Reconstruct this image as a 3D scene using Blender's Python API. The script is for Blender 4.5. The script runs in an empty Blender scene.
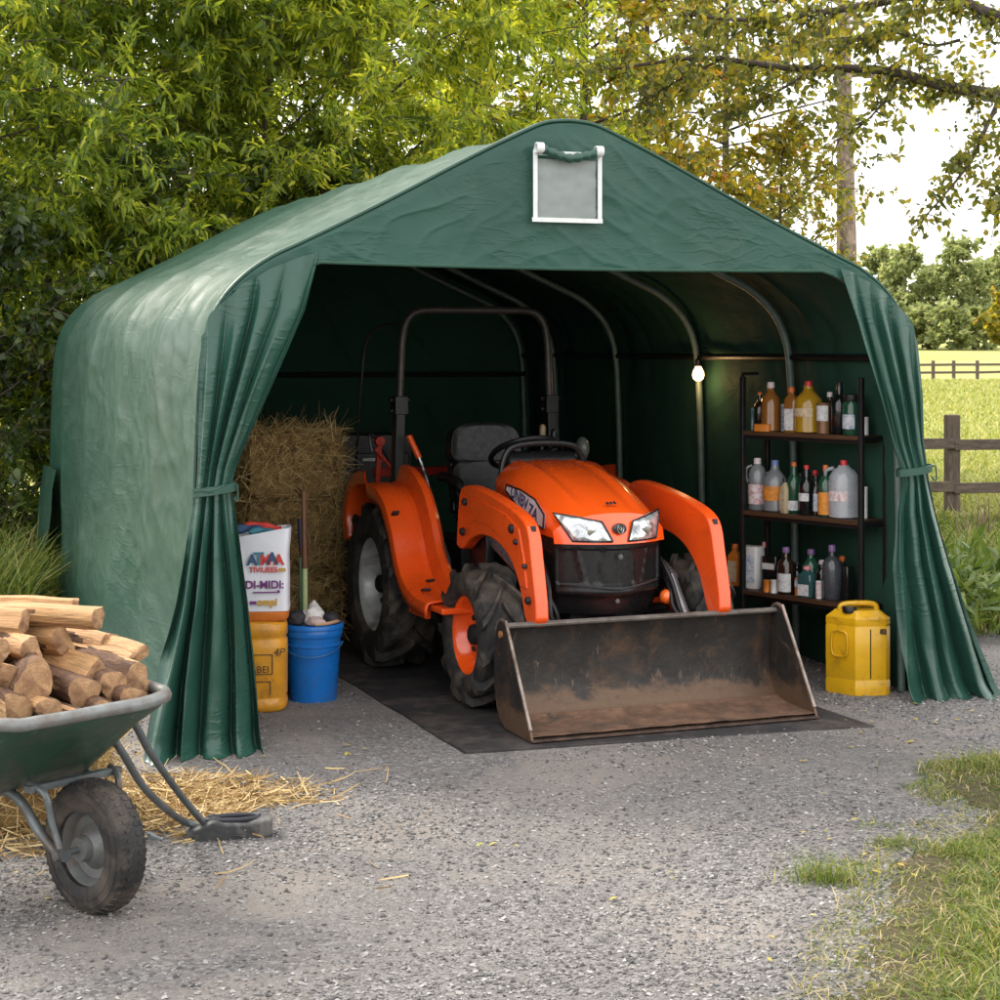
import bpy, math, random
import numpy as np
from mathutils import Vector, Matrix, noise
random.seed(11)
rng = np.random.default_rng(11)
R = math.radians
PI = math.pi
SC = bpy.context.scene
COL = SC.collection

# ------------------------------------------------------------------ helpers
FOC, EYE, HOR = 1800.0, 1.7, 350.0
def ground(px, row):                       # the ground point seen at a pixel of the photograph
    d = FOC*EYE/(row-HOR)
    return (px-500)*d/FOC, d
def nz(x, y=0.0, z=0.0):
    return noise.noise(Vector((x, y, z)))
def lerp(a, b, t): return a+(b-a)*t
def interp(x, pts):
    if x <= pts[0][0]: return pts[0][1]
    for (x0, y0), (x1, y1) in zip(pts, pts[1:]):
        if x <= x1: return y0+(y1-y0)*(x-x0)/(x1-x0)
    return pts[-1][1]
def smooth_path(pts, n=6):
    P = [Vector(p) for p in pts]; out = []
    for i in range(len(P)-1):
        p0 = P[max(i-1, 0)]; p1 = P[i]; p2 = P[i+1]; p3 = P[min(i+2, len(P)-1)]
        for k in range(n):
            t = k/n
            out.append(0.5*((2*p1)+(p2-p0)*t+(2*p0-5*p1+4*p2-p3)*t*t+(3*p1-p0-3*p2+p3)*t**3))
    out.append(P[-1]); return out

class MB:
    def __init__(s): s.v = []; s.f = []; s.m = []; s.mi = 0
    def add(s, vs, fs):
        o = len(s.v); s.v.extend([tuple(v) for v in vs])
        for f in fs: s.f.append(tuple(i+o for i in f)); s.m.append(s.mi)
        return s
    def box(s, c, sz, rot=(0, 0, 0), taper=1.0):
        x, y, z = sz[0]/2, sz[1]/2, sz[2]/2
        M = Matrix.Translation(c) @ Matrix.Rotation(rot[2], 4, 'Z') @ Matrix.Rotation(rot[1], 4, 'Y') @ Matrix.Rotation(rot[0], 4, 'X')
        vs = []
        for k in (-1, 1):
            t = taper if k > 0 else 1.0
            for a, b in ((-1, -1), (1, -1), (1, 1), (-1, 1)): vs.append(M @ Vector((a*x*t, b*y*t, k*z)))
        return s.add(vs, [(3, 2, 1, 0), (4, 5, 6, 7), (0, 1, 5, 4), (1, 2, 6, 5), (2, 3, 7, 6), (3, 0, 4, 7)])
    def bar(s, p, q, w, h, up=(0, 0, 1)):
        p, q = Vector(p), Vector(q); d = (q-p).normalized(); a = d.cross(Vector(up))
        if a.length < 1e-4: a = d.cross(Vector((1, 0, 0)))
        a.normalize(); b = a.cross(d)
        vs = [e+a*w/2*i+b*h/2*j for e in (p, q) for i, j in ((-1, -1), (1, -1), (1, 1), (-1, 1))]
        return s.add(vs, [(0, 1, 2, 3), (7, 6, 5, 4), (4, 5, 1, 0), (5, 6, 2, 1), (6, 7, 3, 2), (7, 4, 0, 3)])
    def tube(s, pts, r, n=8, cap=True):
        P = [Vector(p) for p in pts]; m = len(P)
        rr = r if isinstance(r, (list, tuple)) else [r]*m
        t = (P[1]-P[0]).normalized(); a = t.orthogonal().normalized(); vs = []
        for i in range(m):
            t = (P[min(i+1, m-1)]-P[max(i-1, 0)]).normalized()
            a = (a-t*a.dot(t)); a = a.normalized() if a.length > 1e-6 else t.orthogonal().normalized()
            b = t.cross(a)
            for k in range(n):
                g = 2*PI*k/n; vs.append(P[i]+(a*math.cos(g)+b*math.sin(g))*rr[i])
        fs = [(i*n+k, i*n+(k+1) % n, (i+1)*n+(k+1) % n, (i+1)*n+k) for i in range(m-1) for k in range(n)]
        if cap: fs += [tuple(range(n-1, -1, -1)), tuple((m-1)*n+k for k in range(n))]
        return s.add(vs, fs)
    def lathe(s, prof, n=24, c=(0, 0, 0), axis='z', sx=1.0, sy=1.0, cap=True):
        vs = []
        for r, h in prof:
            for k in range(n):
                g = 2*PI*k/n; a, b = r*math.cos(g)*sx, r*math.sin(g)*sy
                p = {'z': (a, b, h), 'x': (h, a, b), 'y': (b, h, a)}[axis]
                vs.append((p[0]+c[0], p[1]+c[1], p[2]+c[2]))
        m = len(prof)
        fs = [(i*n+k, i*n+(k+1) % n, (i+1)*n+(k+1) % n, (i+1)*n+k) for i in range(m-1) for k in range(n)]
        if cap and prof[0][0] > 1e-5: fs.append(tuple(range(n-1, -1, -1)))
        if cap and prof[-1][0] > 1e-5: fs.append(tuple((m-1)*n+k for k in range(n)))
        return s.add(vs, fs)
    def ring(s, prof, n=32, c=(0, 0, 0), axis='x'):      # closed section swept round an axis
        vs = []; m = len(prof)
        for r, h in prof:
            for k in range(n):
                g = 2*PI*k/n; a, b = r*math.cos(g), r*math.sin(g)
                p = {'z': (a, b, h), 'x': (h, a, b), 'y': (b, h, a)}[axis]
                vs.append((p[0]+c[0], p[1]+c[1], p[2]+c[2]))
        return s.add(vs, [(i*n+k, i*n+(k+1) % n, ((i+1) % m)*n+(k+1) % n, ((i+1) % m)*n+k) for i in range(m) for k in range(n)])
    def prism(s, poly, lo, hi, axis='x'):
        n = len(poly); vs = []
        for h in (lo, hi):
            for a, b in poly: vs.append({'x': (h, a, b), 'y': (a, h, b), 'z': (a, b, h)}[axis])
        return s.add(vs, [tuple(range(n-1, -1, -1)), tuple(range(n, 2*n))]+[(i, (i+1) % n, n+(i+1) % n, n+i) for i in range(n)])
    def grid(s, P, wrap=False):
        nu, nv = len(P), len(P[0]); vs = [p for r in P for p in r]
        return s.add(vs, [(i*nv+j, i*nv+(j+1) % nv, (i+1)*nv+(j+1) % nv, (i+1)*nv+j) for i in range(nu-1) for j in range(nv if wrap else nv-1)])
    def ball(s, c, r, n=14, m=9, sq=(1, 1, 1)):
        return s.lathe([(max(r*math.sin(PI*i/m), 1e-6)*1.0, -r*math.cos(PI*i/m)*sq[2]) for i in range(m+1)], n, c, 'z', sq[0], sq[1])
    def build(s, name, mat, parent=None, sharp=38, bevel=0, seg=2, solid=0, fix=True, lining=False):
        me = bpy.data.meshes.new(name); me.from_pydata(s.v, [], s.f)
        mats = mat if isinstance(mat, (list, tuple)) else [mat]
        for m in mats: me.materials.append(m)
        if len(mats) > 1: me.polygons.foreach_set('material_index', s.m)
        if fix:
            import bmesh
            bm = bmesh.new(); bm.from_mesh(me); bmesh.ops.recalc_face_normals(bm, faces=bm.faces); bm.to_mesh(me); bm.free()
        me.polygons.foreach_set('use_smooth', [True]*len(me.polygons))
        if sharp: me.set_sharp_from_angle(angle=R(sharp))
        o = bpy.data.objects.new(name, me); COL.objects.link(o)
        if parent: o.parent = parent
        if bevel:
            b = o.modifiers.new('bevel', 'BEVEL'); b.width = bevel; b.segments = seg; b.limit_method = 'ANGLE'; b.angle_limit = R(35)
            b.harden_normals = True
        if solid:
            m = o.modifiers.new('solid', 'SOLIDIFY'); m.thickness = solid; m.offset = 0
            if lining: m.material_offset = 1
        return o

def np_mesh(name, V, F, mat, parent=None, smooth=False):   # V (n,3), F (m,k): all faces of one size
    me = bpy.data.meshes.new(name); V = np.ascontiguousarray(V, dtype=np.float32); F = np.ascontiguousarray(F, dtype=np.int32)
    k = F.shape[1]
    me.vertices.add(len(V)); me.vertices.foreach_set('co', V.ravel())
    me.loops.add(F.size); me.loops.foreach_set('vertex_index', F.ravel())
    me.polygons.add(len(F)); me.polygons.foreach_set('loop_start', np.arange(0, F.size, k, dtype=np.int32))
    me.polygons.foreach_set('loop_total', np.full(len(F), k, dtype=np.int32))
    me.polygons.foreach_set('use_smooth', np.full(len(F), smooth))
    for m in (mat if isinstance(mat, (list, tuple)) else [mat]): me.materials.append(m)
    me.update(calc_edges=True); me.validate()
    o = bpy.data.objects.new(name, me); COL.objects.link(o)
    if parent: o.parent = parent
    return o

def thing(name, label, cat, loc=(0, 0, 0), rz=0.0, group=None):
    o = bpy.data.objects.new(name, None); COL.objects.link(o); o.empty_display_size = .1
    o.location = loc; o.rotation_euler = (0, 0, rz); return tag(o, label, cat, group)
def tag(o, label, cat, group=None):
    o['label'] = label; o['category'] = cat
    if group: o['group'] = group
    return o
def holder(name, parent):
    o = bpy.data.objects.new(name, None); COL.objects.link(o); o.empty_display_size = .1; o.parent = parent; return o
def kind(o, k): o['kind'] = k; return o
def copy_tree(o, parent=None):
    c = o.copy(); COL.objects.link(c); c.parent = parent
    for ch in list(o.children): copy_tree(ch, c)
    return c

# ------------------------------------------------------------------ materials
def nodes(name):
    m = bpy.data.materials.new(name); m.use_nodes = True
    nt = m.node_tree; nt.nodes.clear(); return m, nt
def N(nt, t, **kw):
    n = nt.nodes.new(t)
    for k, v in kw.items():
        if k.startswith('i_'): n.inputs[k[2:].replace('_', ' ')].default_value = v
        else: setattr(n, k, v)
    return n
def ramp(nt, fac, stops, mode='LINEAR'):
    r = nt.nodes.new('ShaderNodeValToRGB'); r.color_ramp.interpolation = mode
    e = r.color_ramp.elements
    while len(e) < len(stops): e.new(0.5)
    for el, (p, c) in zip(e, stops):
        el.position = p; el.color = (c, c, c, 1) if isinstance(c, (int, float)) else (*c, 1)
    if fac is not None: nt.links.new(fac, r.inputs['Fac'])
    return r.outputs['Color']
def tex(nt, vec, scale, detail=4, rough=.55, dist=0, kindn='ShaderNodeTexNoise'):
    n = nt.nodes.new(kindn); n.inputs['Scale'].default_value = scale
    if kindn == 'ShaderNodeTexNoise':
        n.inputs['Detail'].default_value = detail; n.inputs['Roughness'].default_value = rough; n.inputs['Distortion'].default_value = dist
    if vec is not None: nt.links.new(vec, n.inputs['Vector'])
    return n
def coords(nt, stretch=None):
    tc = nt.nodes.new('ShaderNodeTexCoord'); o = tc.outputs['Object']
    if stretch:
        mp = nt.nodes.new('ShaderNodeMapping'); mp.inputs['Scale'].default_value = stretch
        nt.links.new(o, mp.inputs['Vector']); o = mp.outputs['Vector']
    return o
def mixc(nt, fac, a, b, blend='MIX'):
    m = nt.nodes.new('ShaderNodeMix'); m.data_type = 'RGBA'; m.blend_type = blend
    for sock, v in ((m.inputs[0], fac), (m.inputs[6], a), (m.inputs[7], b)):
        if isinstance(v, (int, float)): sock.default_value = v
        elif isinstance(v, (tuple, list)): sock.default_value = (*v, 1) if len(v) == 3 else v
        else: nt.links.new(v, sock)
    return m.outputs[2]

def M(name, col, rough=.5, metal=0.0, var=.15, vs=6.0, bump=0.0, bs=40.0, dirt=None, spec=.5, coat=0, trans=0, ior=1.45, stretch=None, rvar=.1, scratch=None, low=None):
    """A painted, plastic, metal or wooden surface: base colour with blotchy variation, dirt or rust patches, uneven gloss and fine bump."""
    m, nt = nodes(name); L = nt.links.new
    out = N(nt, 'ShaderNodeOutputMaterial'); b = N(nt, 'ShaderNodeBsdfPrincipled'); L(b.outputs[0], out.inputs[0])
    c = coords(nt, stretch)
    n1 = tex(nt, c, vs, 5, .6)
    lo = tuple(x*(1-var) for x in col); hi = tuple(min(x*(1+var), 1) for x in col)
    colr = ramp(nt, n1.outputs['Fac'], [(.3, lo), (.7, hi)])
    if dirt:
        dc, amt, ds = dirt
        n2 = tex(nt, c, ds, 8, .68, .4)
        f = ramp(nt, n2.outputs['Fac'], [(max(.62-amt*.45, 0), 0), (min(.78-amt*.25, 1), 1)])
        colr = mixc(nt, f, colr, dc)
    if scratch:
        n4 = tex(nt, coords(nt, scratch[1]), scratch[2], 9, .72, .25)
        f2 = ramp(nt, n4.outputs['Fac'], [(.60, 0), (.66, scratch[3])])
        colr = mixc(nt, f2, colr, scratch[0])
    if low:                        # mud caked towards the bottom edge
        sp = N(nt, 'ShaderNodeSeparateXYZ'); L(coords(nt), sp.inputs[0])
        mr_ = N(nt, 'ShaderNodeMapRange'); L(sp.outputs['Z'], mr_.inputs[0]); mr_.inputs[1].default_value = low[1]; mr_.inputs[2].default_value = low[2]; mr_.inputs[3].default_value = .62; mr_.inputs[4].default_value = 0
        n5 = tex(nt, coords(nt, (1, 1, 1.6)), 9, 9, .72, .3); ad = N(nt, 'ShaderNodeMath', operation='ADD'); L(n5.outputs['Fac'], ad.inputs[0]); L(mr_.outputs[0], ad.inputs[1])
        colr = mixc(nt, ramp(nt, ad.outputs[0], [(.66, 0), (.86, .9)]), colr, low[0])
    L(colr, b.inputs['Base Color'])
    n3 = tex(nt, c, vs*4.3, 6, .6)
    mr = N(nt, 'ShaderNodeMapRange'); L(n3.outputs['Fac'], mr.inputs[0])
    mr.inputs[1].default_value = .3; mr.inputs[2].default_value = .7; mr.inputs[3].default_value = max(rough-rvar, .02); mr.inputs[4].default_value = min(rough+rvar, 1)
    L(mr.outputs[0], b.inputs['Roughness'])
    b.inputs['Metallic'].default_value = metal; b.inputs['Specular IOR Level'].default_value = spec
    b.inputs['Coat Weight'].default_value = coat; b.inputs['Coat Roughness'].default_value = .12
    b.inputs['Transmission Weight'].default_value = trans; b.inputs['IOR'].default_value = ior
    if bump:
        nb = tex(nt, c, bs, 6, .6)
        bn = N(nt, 'ShaderNodeBump'); bn.inputs['Strength'].default_value = bump; bn.inputs['Distance'].default_value = .01
        L(nb.outputs['Fac'], bn.inputs['Height']); L(bn.outputs[0], b.inputs['Normal'])
    return m

def leafmat(name, stops, trans, tfac=.45, gloss=.45):
    """Leaf: every leaf its own tint; lets light through."""
    m, nt = nodes(name); L = nt.links.new
    out = N(nt, 'ShaderNodeOutputMaterial'); g = N(nt, 'ShaderNodeNewGeometry')
    col = ramp(nt, g.outputs['Random Per Island'], stops)
    tcol = mixc(nt, 1.0, col, trans, 'MULTIPLY')
    b = N(nt, 'ShaderNodeBsdfPrincipled'); L(col, b.inputs['Base Color']); b.inputs['Roughness'].default_value = gloss; b.inputs['Specular IOR Level'].default_value = .4
    t = N(nt, 'ShaderNodeBsdfTranslucent'); L(tcol, t.inputs[0])
    mx = N(nt, 'ShaderNodeMixShader'); mx.inputs[0].default_value = tfac
    L(b.outputs[0], mx.inputs[1]); L(t.outputs[0], mx.inputs[2]); L(mx.outputs[0], out.inputs[0]); return m

def tarp(name, col, rough, bump=.5, stretch=None, spec=.5):
    m, nt = nodes(name); L = nt.links.new
    out = N(nt, 'ShaderNodeOutputMaterial'); b = N(nt, 'ShaderNodeBsdfPrincipled'); L(b.outputs[0], out.inputs[0])
    c = coords(nt, stretch)
    n1 = tex(nt, c, 1.3, 6, .6)
    base = ramp(nt, n1.outputs['Fac'], [(.3, tuple(x*.85 for x in col)), (.7, tuple(x*1.15 for x in col))])
    n2 = tex(nt, c, 2.2, 8, .7, .6)
    dust = ramp(nt, n2.outputs['Fac'], [(.56, 0), (.85, .22)])
    L(mixc(nt, dust, base, (.10, .125, .10)), b.inputs['Base Color'])
    n3 = tex(nt, c, 9, 6, .6)
    mr = N(nt, 'ShaderNodeMapRange'); L(n3.outputs['Fac'], mr.inputs[0]); mr.inputs[1].default_value = .3; mr.inputs[2].default_value = .7
    mr.inputs[3].default_value = rough-.09; mr.inputs[4].default_value = rough+.09; L(mr.outputs[0], b.inputs['Roughness'])
    b.inputs['Specular IOR Level'].default_value = spec
    # creases: crumpled cell ridges and soft folds
    prev = tex(nt, c, 1.8, 4, .5, 1.0).outputs['Fac']
    for rot, sc, k, seed_ in (((.3, .6, .2), (1.0, 1.0, 3.2), .16, 2.1), ((.2, -.7, .5), (1.0, 1.2, 3.6), .13, 3.3), ((.9, .1, 1.1), (1.4, 1.0, 2.4), .09, 5.2)):
        mp = N(nt, 'ShaderNodeMapping'); mp.inputs['Rotation'].default_value = rot; mp.inputs['Scale'].default_value = sc; L(c, mp.inputs['Vector'])
        n_ = tex(nt, mp.outputs['Vector'], seed_, 3, .45, .5)
        m1 = N(nt, 'ShaderNodeMath', operation='SUBTRACT'); L(n_.outputs['Fac'], m1.inputs[0]); m1.inputs[1].default_value = .5
        m2 = N(nt, 'ShaderNodeMath', operation='ABSOLUTE'); L(m1.outputs[0], m2.inputs[0])
        m3 = N(nt, 'ShaderNodeMapRange'); L(m2.outputs[0], m3.inputs[0]); m3.inputs[1].default_value = 0; m3.inputs[2].default_value = .045; m3.inputs[3].default_value = 1; m3.inputs[4].default_value = 0; m3.interpolation_type = 'SMOOTHSTEP'
        # creases come and go over the sheet
        pn = tex(nt, c, 1.1+seed_*.2, 2, .5); pr = ramp(nt, pn.outputs['Fac'], [(.45, 0), (.62, k)])
        m4 = N(nt, 'ShaderNodeMath', operation='MULTIPLY_ADD'); L(m3.outputs[0], m4.inputs[0]); L(pr, m4.inputs[1]); L(prev, m4.inputs[2]); prev = m4.outputs[0]
    bn = N(nt, 'ShaderNodeBump'); bn.inputs['Strength'].default_value = bump; bn.inputs['Distance'].default_value = .035
    L(prev, bn.inputs['Height']); L(bn.outputs[0], b.inputs['Normal'])
    return m

def gravelmat():
    m, nt = nodes('gravel'); L = nt.links.new
    out = N(nt, 'ShaderNodeOutputMaterial'); b = N(nt, 'ShaderNodeBsdfPrincipled'); L(b.outputs[0], out.inputs[0])
    c = coords(nt)
    w = tex(nt, c, 30, 2, .5); cw = mixc(nt, .02, c, w.outputs['Color'], 'ADD')
    v = tex(nt, cw, 75, kindn='ShaderNodeTexVoronoi'); v2 = tex(nt, cw, 150, kindn='ShaderNodeTexVoronoi')
    sep = N(nt, 'ShaderNodeSeparateColor'); L(v.outputs['Color'], sep.inputs[0])
    sep2 = N(nt, 'ShaderNodeSeparateColor'); L(v2.outputs['Color'], sep2.inputs[0])
    st = ramp(nt, sep.outputs[0], [(0, (.08, .075, .077)), (.3, (.155, .147, .145)), (.6, (.22, .207, .203)), (.85, (.30, .283, .275)), (1, (.44, .42, .41))])
    fi = ramp(nt, sep2.outputs[1], [(0, (.125, .113, .106)), (.6, (.23, .21, .198)), (1, (.34, .315, .30))])
    big = tex(nt, c, .75, 6, .6, .6)
    fm = ramp(nt, big.outputs['Fac'], [(.42, .25), (.62, .85)])
    col = mixc(nt, fm, st, fi)
    sand = tex(nt, c, 1.1, 7, .65, .5)
    sf = ramp(nt, sand.outputs['Fac'], [(.5, 0), (.62, .75)])
    col = mixc(nt, sf, col, (.33, .285, .25))
    dk = tex(nt, c, .5, 4, .5); df = ramp(nt, dk.outputs['Fac'], [(.35, .50), (.65, .72)])
    col = mixc(nt, 1.0, col, df, 'MULTIPLY')
    L(col, b.inputs['Base Color']); b.inputs['Roughness'].default_value = .85
    h = ramp(nt, v.outputs['Distance'], [(0, 1), (.7, 0)]); h2 = ramp(nt, v2.outputs['Distance'], [(0, .45), (.7, 0)])
    hh = mixc(nt, fm, h, h2)
    bn = N(nt, 'ShaderNodeBump'); bn.inputs['Strength'].default_value = .9; bn.inputs['Distance'].default_value = .008
    L(hh, bn.inputs['Height']); L(bn.outputs[0], b.inputs['Normal']); return m

def islandmat(name, stops, rough=.8, bump=0):
    m, nt = nodes(name); L = nt.links.new
    out = N(nt, 'ShaderNodeOutputMaterial'); b = N(nt, 'ShaderNodeBsdfPrincipled'); L(b.outputs[0], out.inputs[0])
    g = N(nt, 'ShaderNodeNewGeometry'); L(ramp(nt, g.outputs['Random Per Island'], stops), b.inputs['Base Color'])
    b.inputs['Roughness'].default_value = rough; return m

def groundmat(name, a, b_, c_, s1=2.0, bump=.6):
    m, nt = nodes(name); L = nt.links.new
    out = N(nt, 'ShaderNodeOutputMaterial'); b = N(nt, 'ShaderNodeBsdfPrincipled'); L(b.outputs[0], out.inputs[0])
    c = coords(nt)
    n1 = tex(nt, c, s1, 8, .7, .3); n2 = tex(nt, c, s1*.07, 5, .6)
    col = ramp(nt, n1.outputs['Fac'], [(.3, a), (.7, b_)])
    f = ramp(nt, n2.outputs['Fac'], [(.4, 0), (.65, .75)])
    L(mixc(nt, f, col, c_), b.inputs['Base Color']); b.inputs['Roughness'].default_value = .95
    b.inputs['Specular IOR Level'].default_value = .1
    bn = N(nt, 'ShaderNodeBump'); bn.inputs['Strength'].default_value = bump; bn.inputs['Distance'].default_value = .04
    nb = tex(nt, c, s1*12, 6, .7); L(nb.outputs['Fac'], bn.inputs['Height']); L(bn.outputs[0], b.inputs['Normal']); return m

TARP = tarp('green_tarpaulin', (.018, .061, .041), .45, .20, (1, .5, 1), .40)
TARP_DULL = tarp('green_tarpaulin_inside', (.024, .068, .047), .75, .24, spec=.10)
TARP_FRONT = tarp('green_gable_cloth', (.017, .062, .046), .42, .30, spec=.3)
TARP_IN = tarp('green_curtain', (.018, .063, .046), .32, .26, spec=.42)
STEEL = M('galvanised_tube', (.13, .18, .16), .5, .25, .2, 12)
BLACKMETAL = M('black_steel', (.012, .012, .013), .45, .2, .3, 20, .05, 120)
ORANGE = M('orange_paint', (.86, .095, .008), .24, 0, .06, 3, .0, 60, coat=.8)
ORANGE_WORN = M('worn_orange_paint', (.80, .085, .009), .32, 0, .10, 4, .04, 60, scratch=((.30, .06, .02), (3, 1, 1), 7, .25), coat=.5)
BLACKPLASTIC = M('black_plastic', (.011, .011, .012), .30, 0, .2, 9, .05, 80, spec=.38)
DULLBLACK = M('dull_black', (.010, .010, .011), .6, 0, .3, 9, .1, 60, dirt=((.05, .045, .04), .2, 8))
GREYVINYL = M('grey_vinyl', (.018, .018, .018), .32, 0, .12, 9, .08, 160, spec=.28)
TYRE = M('tyre_rubber', (.017, .016, .016), .72, 0, .25, 10, .2, 70, dirt=((.10, .078, .06), .36, 7))
SILVER = M('silver_rim', (.50, .50, .49), .38, .15, .15, 8, .04, 60, dirt=((.16, .13, .11), .3, 6))
CHROME = M('polished_rod', (.55, .55, .56), .2, 1, .1, 10)
RUSTSTEEL = M('rusty_bucket_steel', (.026, .023, .021), .55, .35, .35, 7, .25, 45, dirt=((.10, .055, .032), .26, 5), scratch=((.22, .16, .12), (3, 1, 1), 9, .35), low=((.125, .075, .046), .02, .19))
BUCKETDIRT = M('muddy_bucket_floor', (.13, .07, .042), .75, .05, .4, 9, .5, 40, dirt=((.035, .028, .024), .3, 6), scratch=((.30, .2, .14), (1, 3, 1), 14, .5))
WORNEDGE = M('worn_steel_edge', (.26, .21, .18), .45, .6, .3, 12, .1, 60, dirt=((.10, .06, .04), .3, 9))
RUBBERMAT = M('rubber_mat', (.022, .020, .021), .7, 0, .3, 5, .3, 90, dirt=((.075, .06, .055), .35, 6))
# ------------------------------------------------------------------ ground, drive, field
GRAVEL = gravelmat()
SOIL = groundmat('rough_ground', (.055, .06, .02), (.13, .12, .05), (.10, .11, .035), 3)
MEADOW = groundmat('meadow', (.22, .24, .065), (.33, .33, .11), (.38, .35, .14), 1.2, .3)
g = MB()
ys = [-6, 0, 6, 12, 20, 40, 80, 160, 400, 1200]; xs = [-900, -200, -60, -20, -6, 0, 6, 20, 60, 200, 900]
g.grid([[(x, y, 0) for x in xs] for y in ys]); kind(g.build('ground', SOIL), 'structure')
f = MB(); f.grid([[(x, y, .012+max(0, (y-105)/135)*1.75) for x in (-60, 0, 10, 30, 80, 160, 320)] for y in (17.2, 24, 40, 70, 105, 170, 240, 420)]); kind(f.build('field', MEADOW), 'structure')
def zg(x, y): return .016+.008*nz(x*.6, y*.6)
def zverge(x, y): return .018+.035*min(1, max(0, x-verge_left(y))/.8)+.012*nz(x*.8, y*2)
def drive_back(x):
    return 10.9+.35*nz(x*.9, 3.3)+.15*nz(x*3.1, 7.7)+(1.6 if x < -1 else 0)
g = MB(); X = [(-9+18*i/140) for i in range(141)]
g.grid([[(x, lerp(-4, drive_back(x), j/40), zg(x, lerp(-4, drive_back(x), j/40))) for x in X] for j in range(41)])
kind(g.build('gravel_drive', GRAVEL, sharp=0), 'structure')
# grass verge of the near right corner
def verge_left(y):
    return interp(y, [(3.6, .42), (4.7, .84), (5.1, 1.0), (5.56, 1.24), (6.0, 1.46), (6.8, 1.78), (7.3, 1.98), (7.75, 2.45)])+.20*nz(y*1.9, 1.7)+.12*nz(y*5, 4)+.05*nz(y*13, 2)
g = MB(); rows = []
for j in range(90):
    y = 3.4+j*.05; a = verge_left(y); rows.append([(lerp(a, 5.5, (k/20)**1.6), y, zverge(lerp(a, 5.5, (k/20)**1.6), y)-(.03 if k == 0 else 0)) for k in range(21)])
VERGE = groundmat('verge_soil', (.13, .108, .075), (.25, .205, .145), (.15, .135, .07), 14, 1.0)
g.grid(rows); kind(g.build('verge_ground', VERGE, sharp=0), 'structure')

# loose chippings on the drive
STONE = islandmat('chippings', [(0, (.045, .043, .044)), (.25, (.095, .09, .09)), (.5, (.15, .141, .138)), (.72, (.21, .198, .191)), (.9, (.255, .243, .236)), (1, (.34, .328, .318))], .8)
def stones(n, y0, y1, smin, smax, name):
    d = y0+(y1-y0)*rng.random(n)**1.15; k = -.42+.80*rng.random(n); x = k*d
    keep = np.ones(n, bool); th_ = R(21.5)
    mx_, my_ = (x-.7425)*math.cos(th_)+(d-7.9)*math.sin(th_), -(x-.7425)*math.sin(th_)+(d-7.9)*math.cos(th_)
    keep &= ~((mx_ > -1.02) & (mx_ < 1.02) & (my_ > -.12) & (my_ < 3.3))
    dens = np.array([nz(a*.75+5, b*.75) for a, b in zip(x, d)]); keep &= rng.random(n) < np.clip(.62+1.2*dens, .12, 1)
    for i in range(n):
        if x[i] > verge_left(d[i])+.25 and d[i] < 7.7: keep[i] = False
    x, d = x[keep], d[keep]; n = len(x)
    z = np.array([zg(a, b) for a, b in zip(x, d)])
    s = smin+(smax-smin)*rng.random(n)**2.5
    base = np.array([(1, 0, 0), (0, 1, 0), (-1, 0, 0), (0, -1, 0), (.3, .2, .7), (-.2, .1, -.6)], float)
    V = base[None]*(.65+.7*rng.random((n, 6, 1)))*s[:, None, None]
    V[:, :, 0] *= (.7+.7*rng.random(n))[:, None]; V[:, 4, :2] += (rng.random((n, 2))-.5)*s[:, None]*.8
    a = rng.random(n)*2*PI; ca, sa = np.cos(a)[:, None], np.sin(a)[:, None]
    X_, Y_ = V[:, :, 0]*ca-V[:, :, 1]*sa, V[:, :, 0]*sa+V[:, :, 1]*ca
    tilt = (rng.random(n)-.5)*.9; V[:, :, 2] += X_*tilt[:, None]
    V = np.stack([X_+x[:, None], Y_+d[:, None], V[:, :, 2]*.8+z[:, None]+s[:, None]*.22], 2)
    T = np.array([(0, 1, 4), (1, 2, 4), (2, 3, 4), (3, 0, 4), (1, 0, 5), (2, 1, 5), (3, 2, 5), (0, 3, 5)])
    Fc = (T[None]+6*np.arange(n)[:, None, None]).reshape(-1, 3)
    return kind(np_mesh(name, V.reshape(-1, 3), Fc, STONE), 'stuff')
stones(150000, 4.1, 11.5, .0028, .0100, 'loose_gravel')

# ------------------------------------------------------------------ the shelter
TH = R(20.5); W = 3.6; LEN = 5.2
tent = thing('garage_tent', 'dark green tarpaulin garage tent with tied back curtains and a white framed window', 'garage tent', (-1.31, 7.59, 0), TH)
HALF = [(0, 2.745), (.13, 2.728), (.30, 2.655), (.5, 2.56), (.95, 2.335), (1.3, 2.170), (1.46, 2.095), (1.59, 2.0), (1.68, 1.89), (1.735, 1.76), (1.76, 1.6), (1.775, 1.3), (1.785, .9), (1.80, 0)]
hp = smooth_path([(1.8-d, 0, z) for d, z in HALF], 7)
PROF = [(p.x, p.z) for p in reversed(hp)]+[(3.6-p.x, p.z) for p in hp[1:]]
PROF = [(x-.065*max(0, (z-2.1)/.645), z) for x, z in PROF]      # the ridge leans a touch to the left
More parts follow.
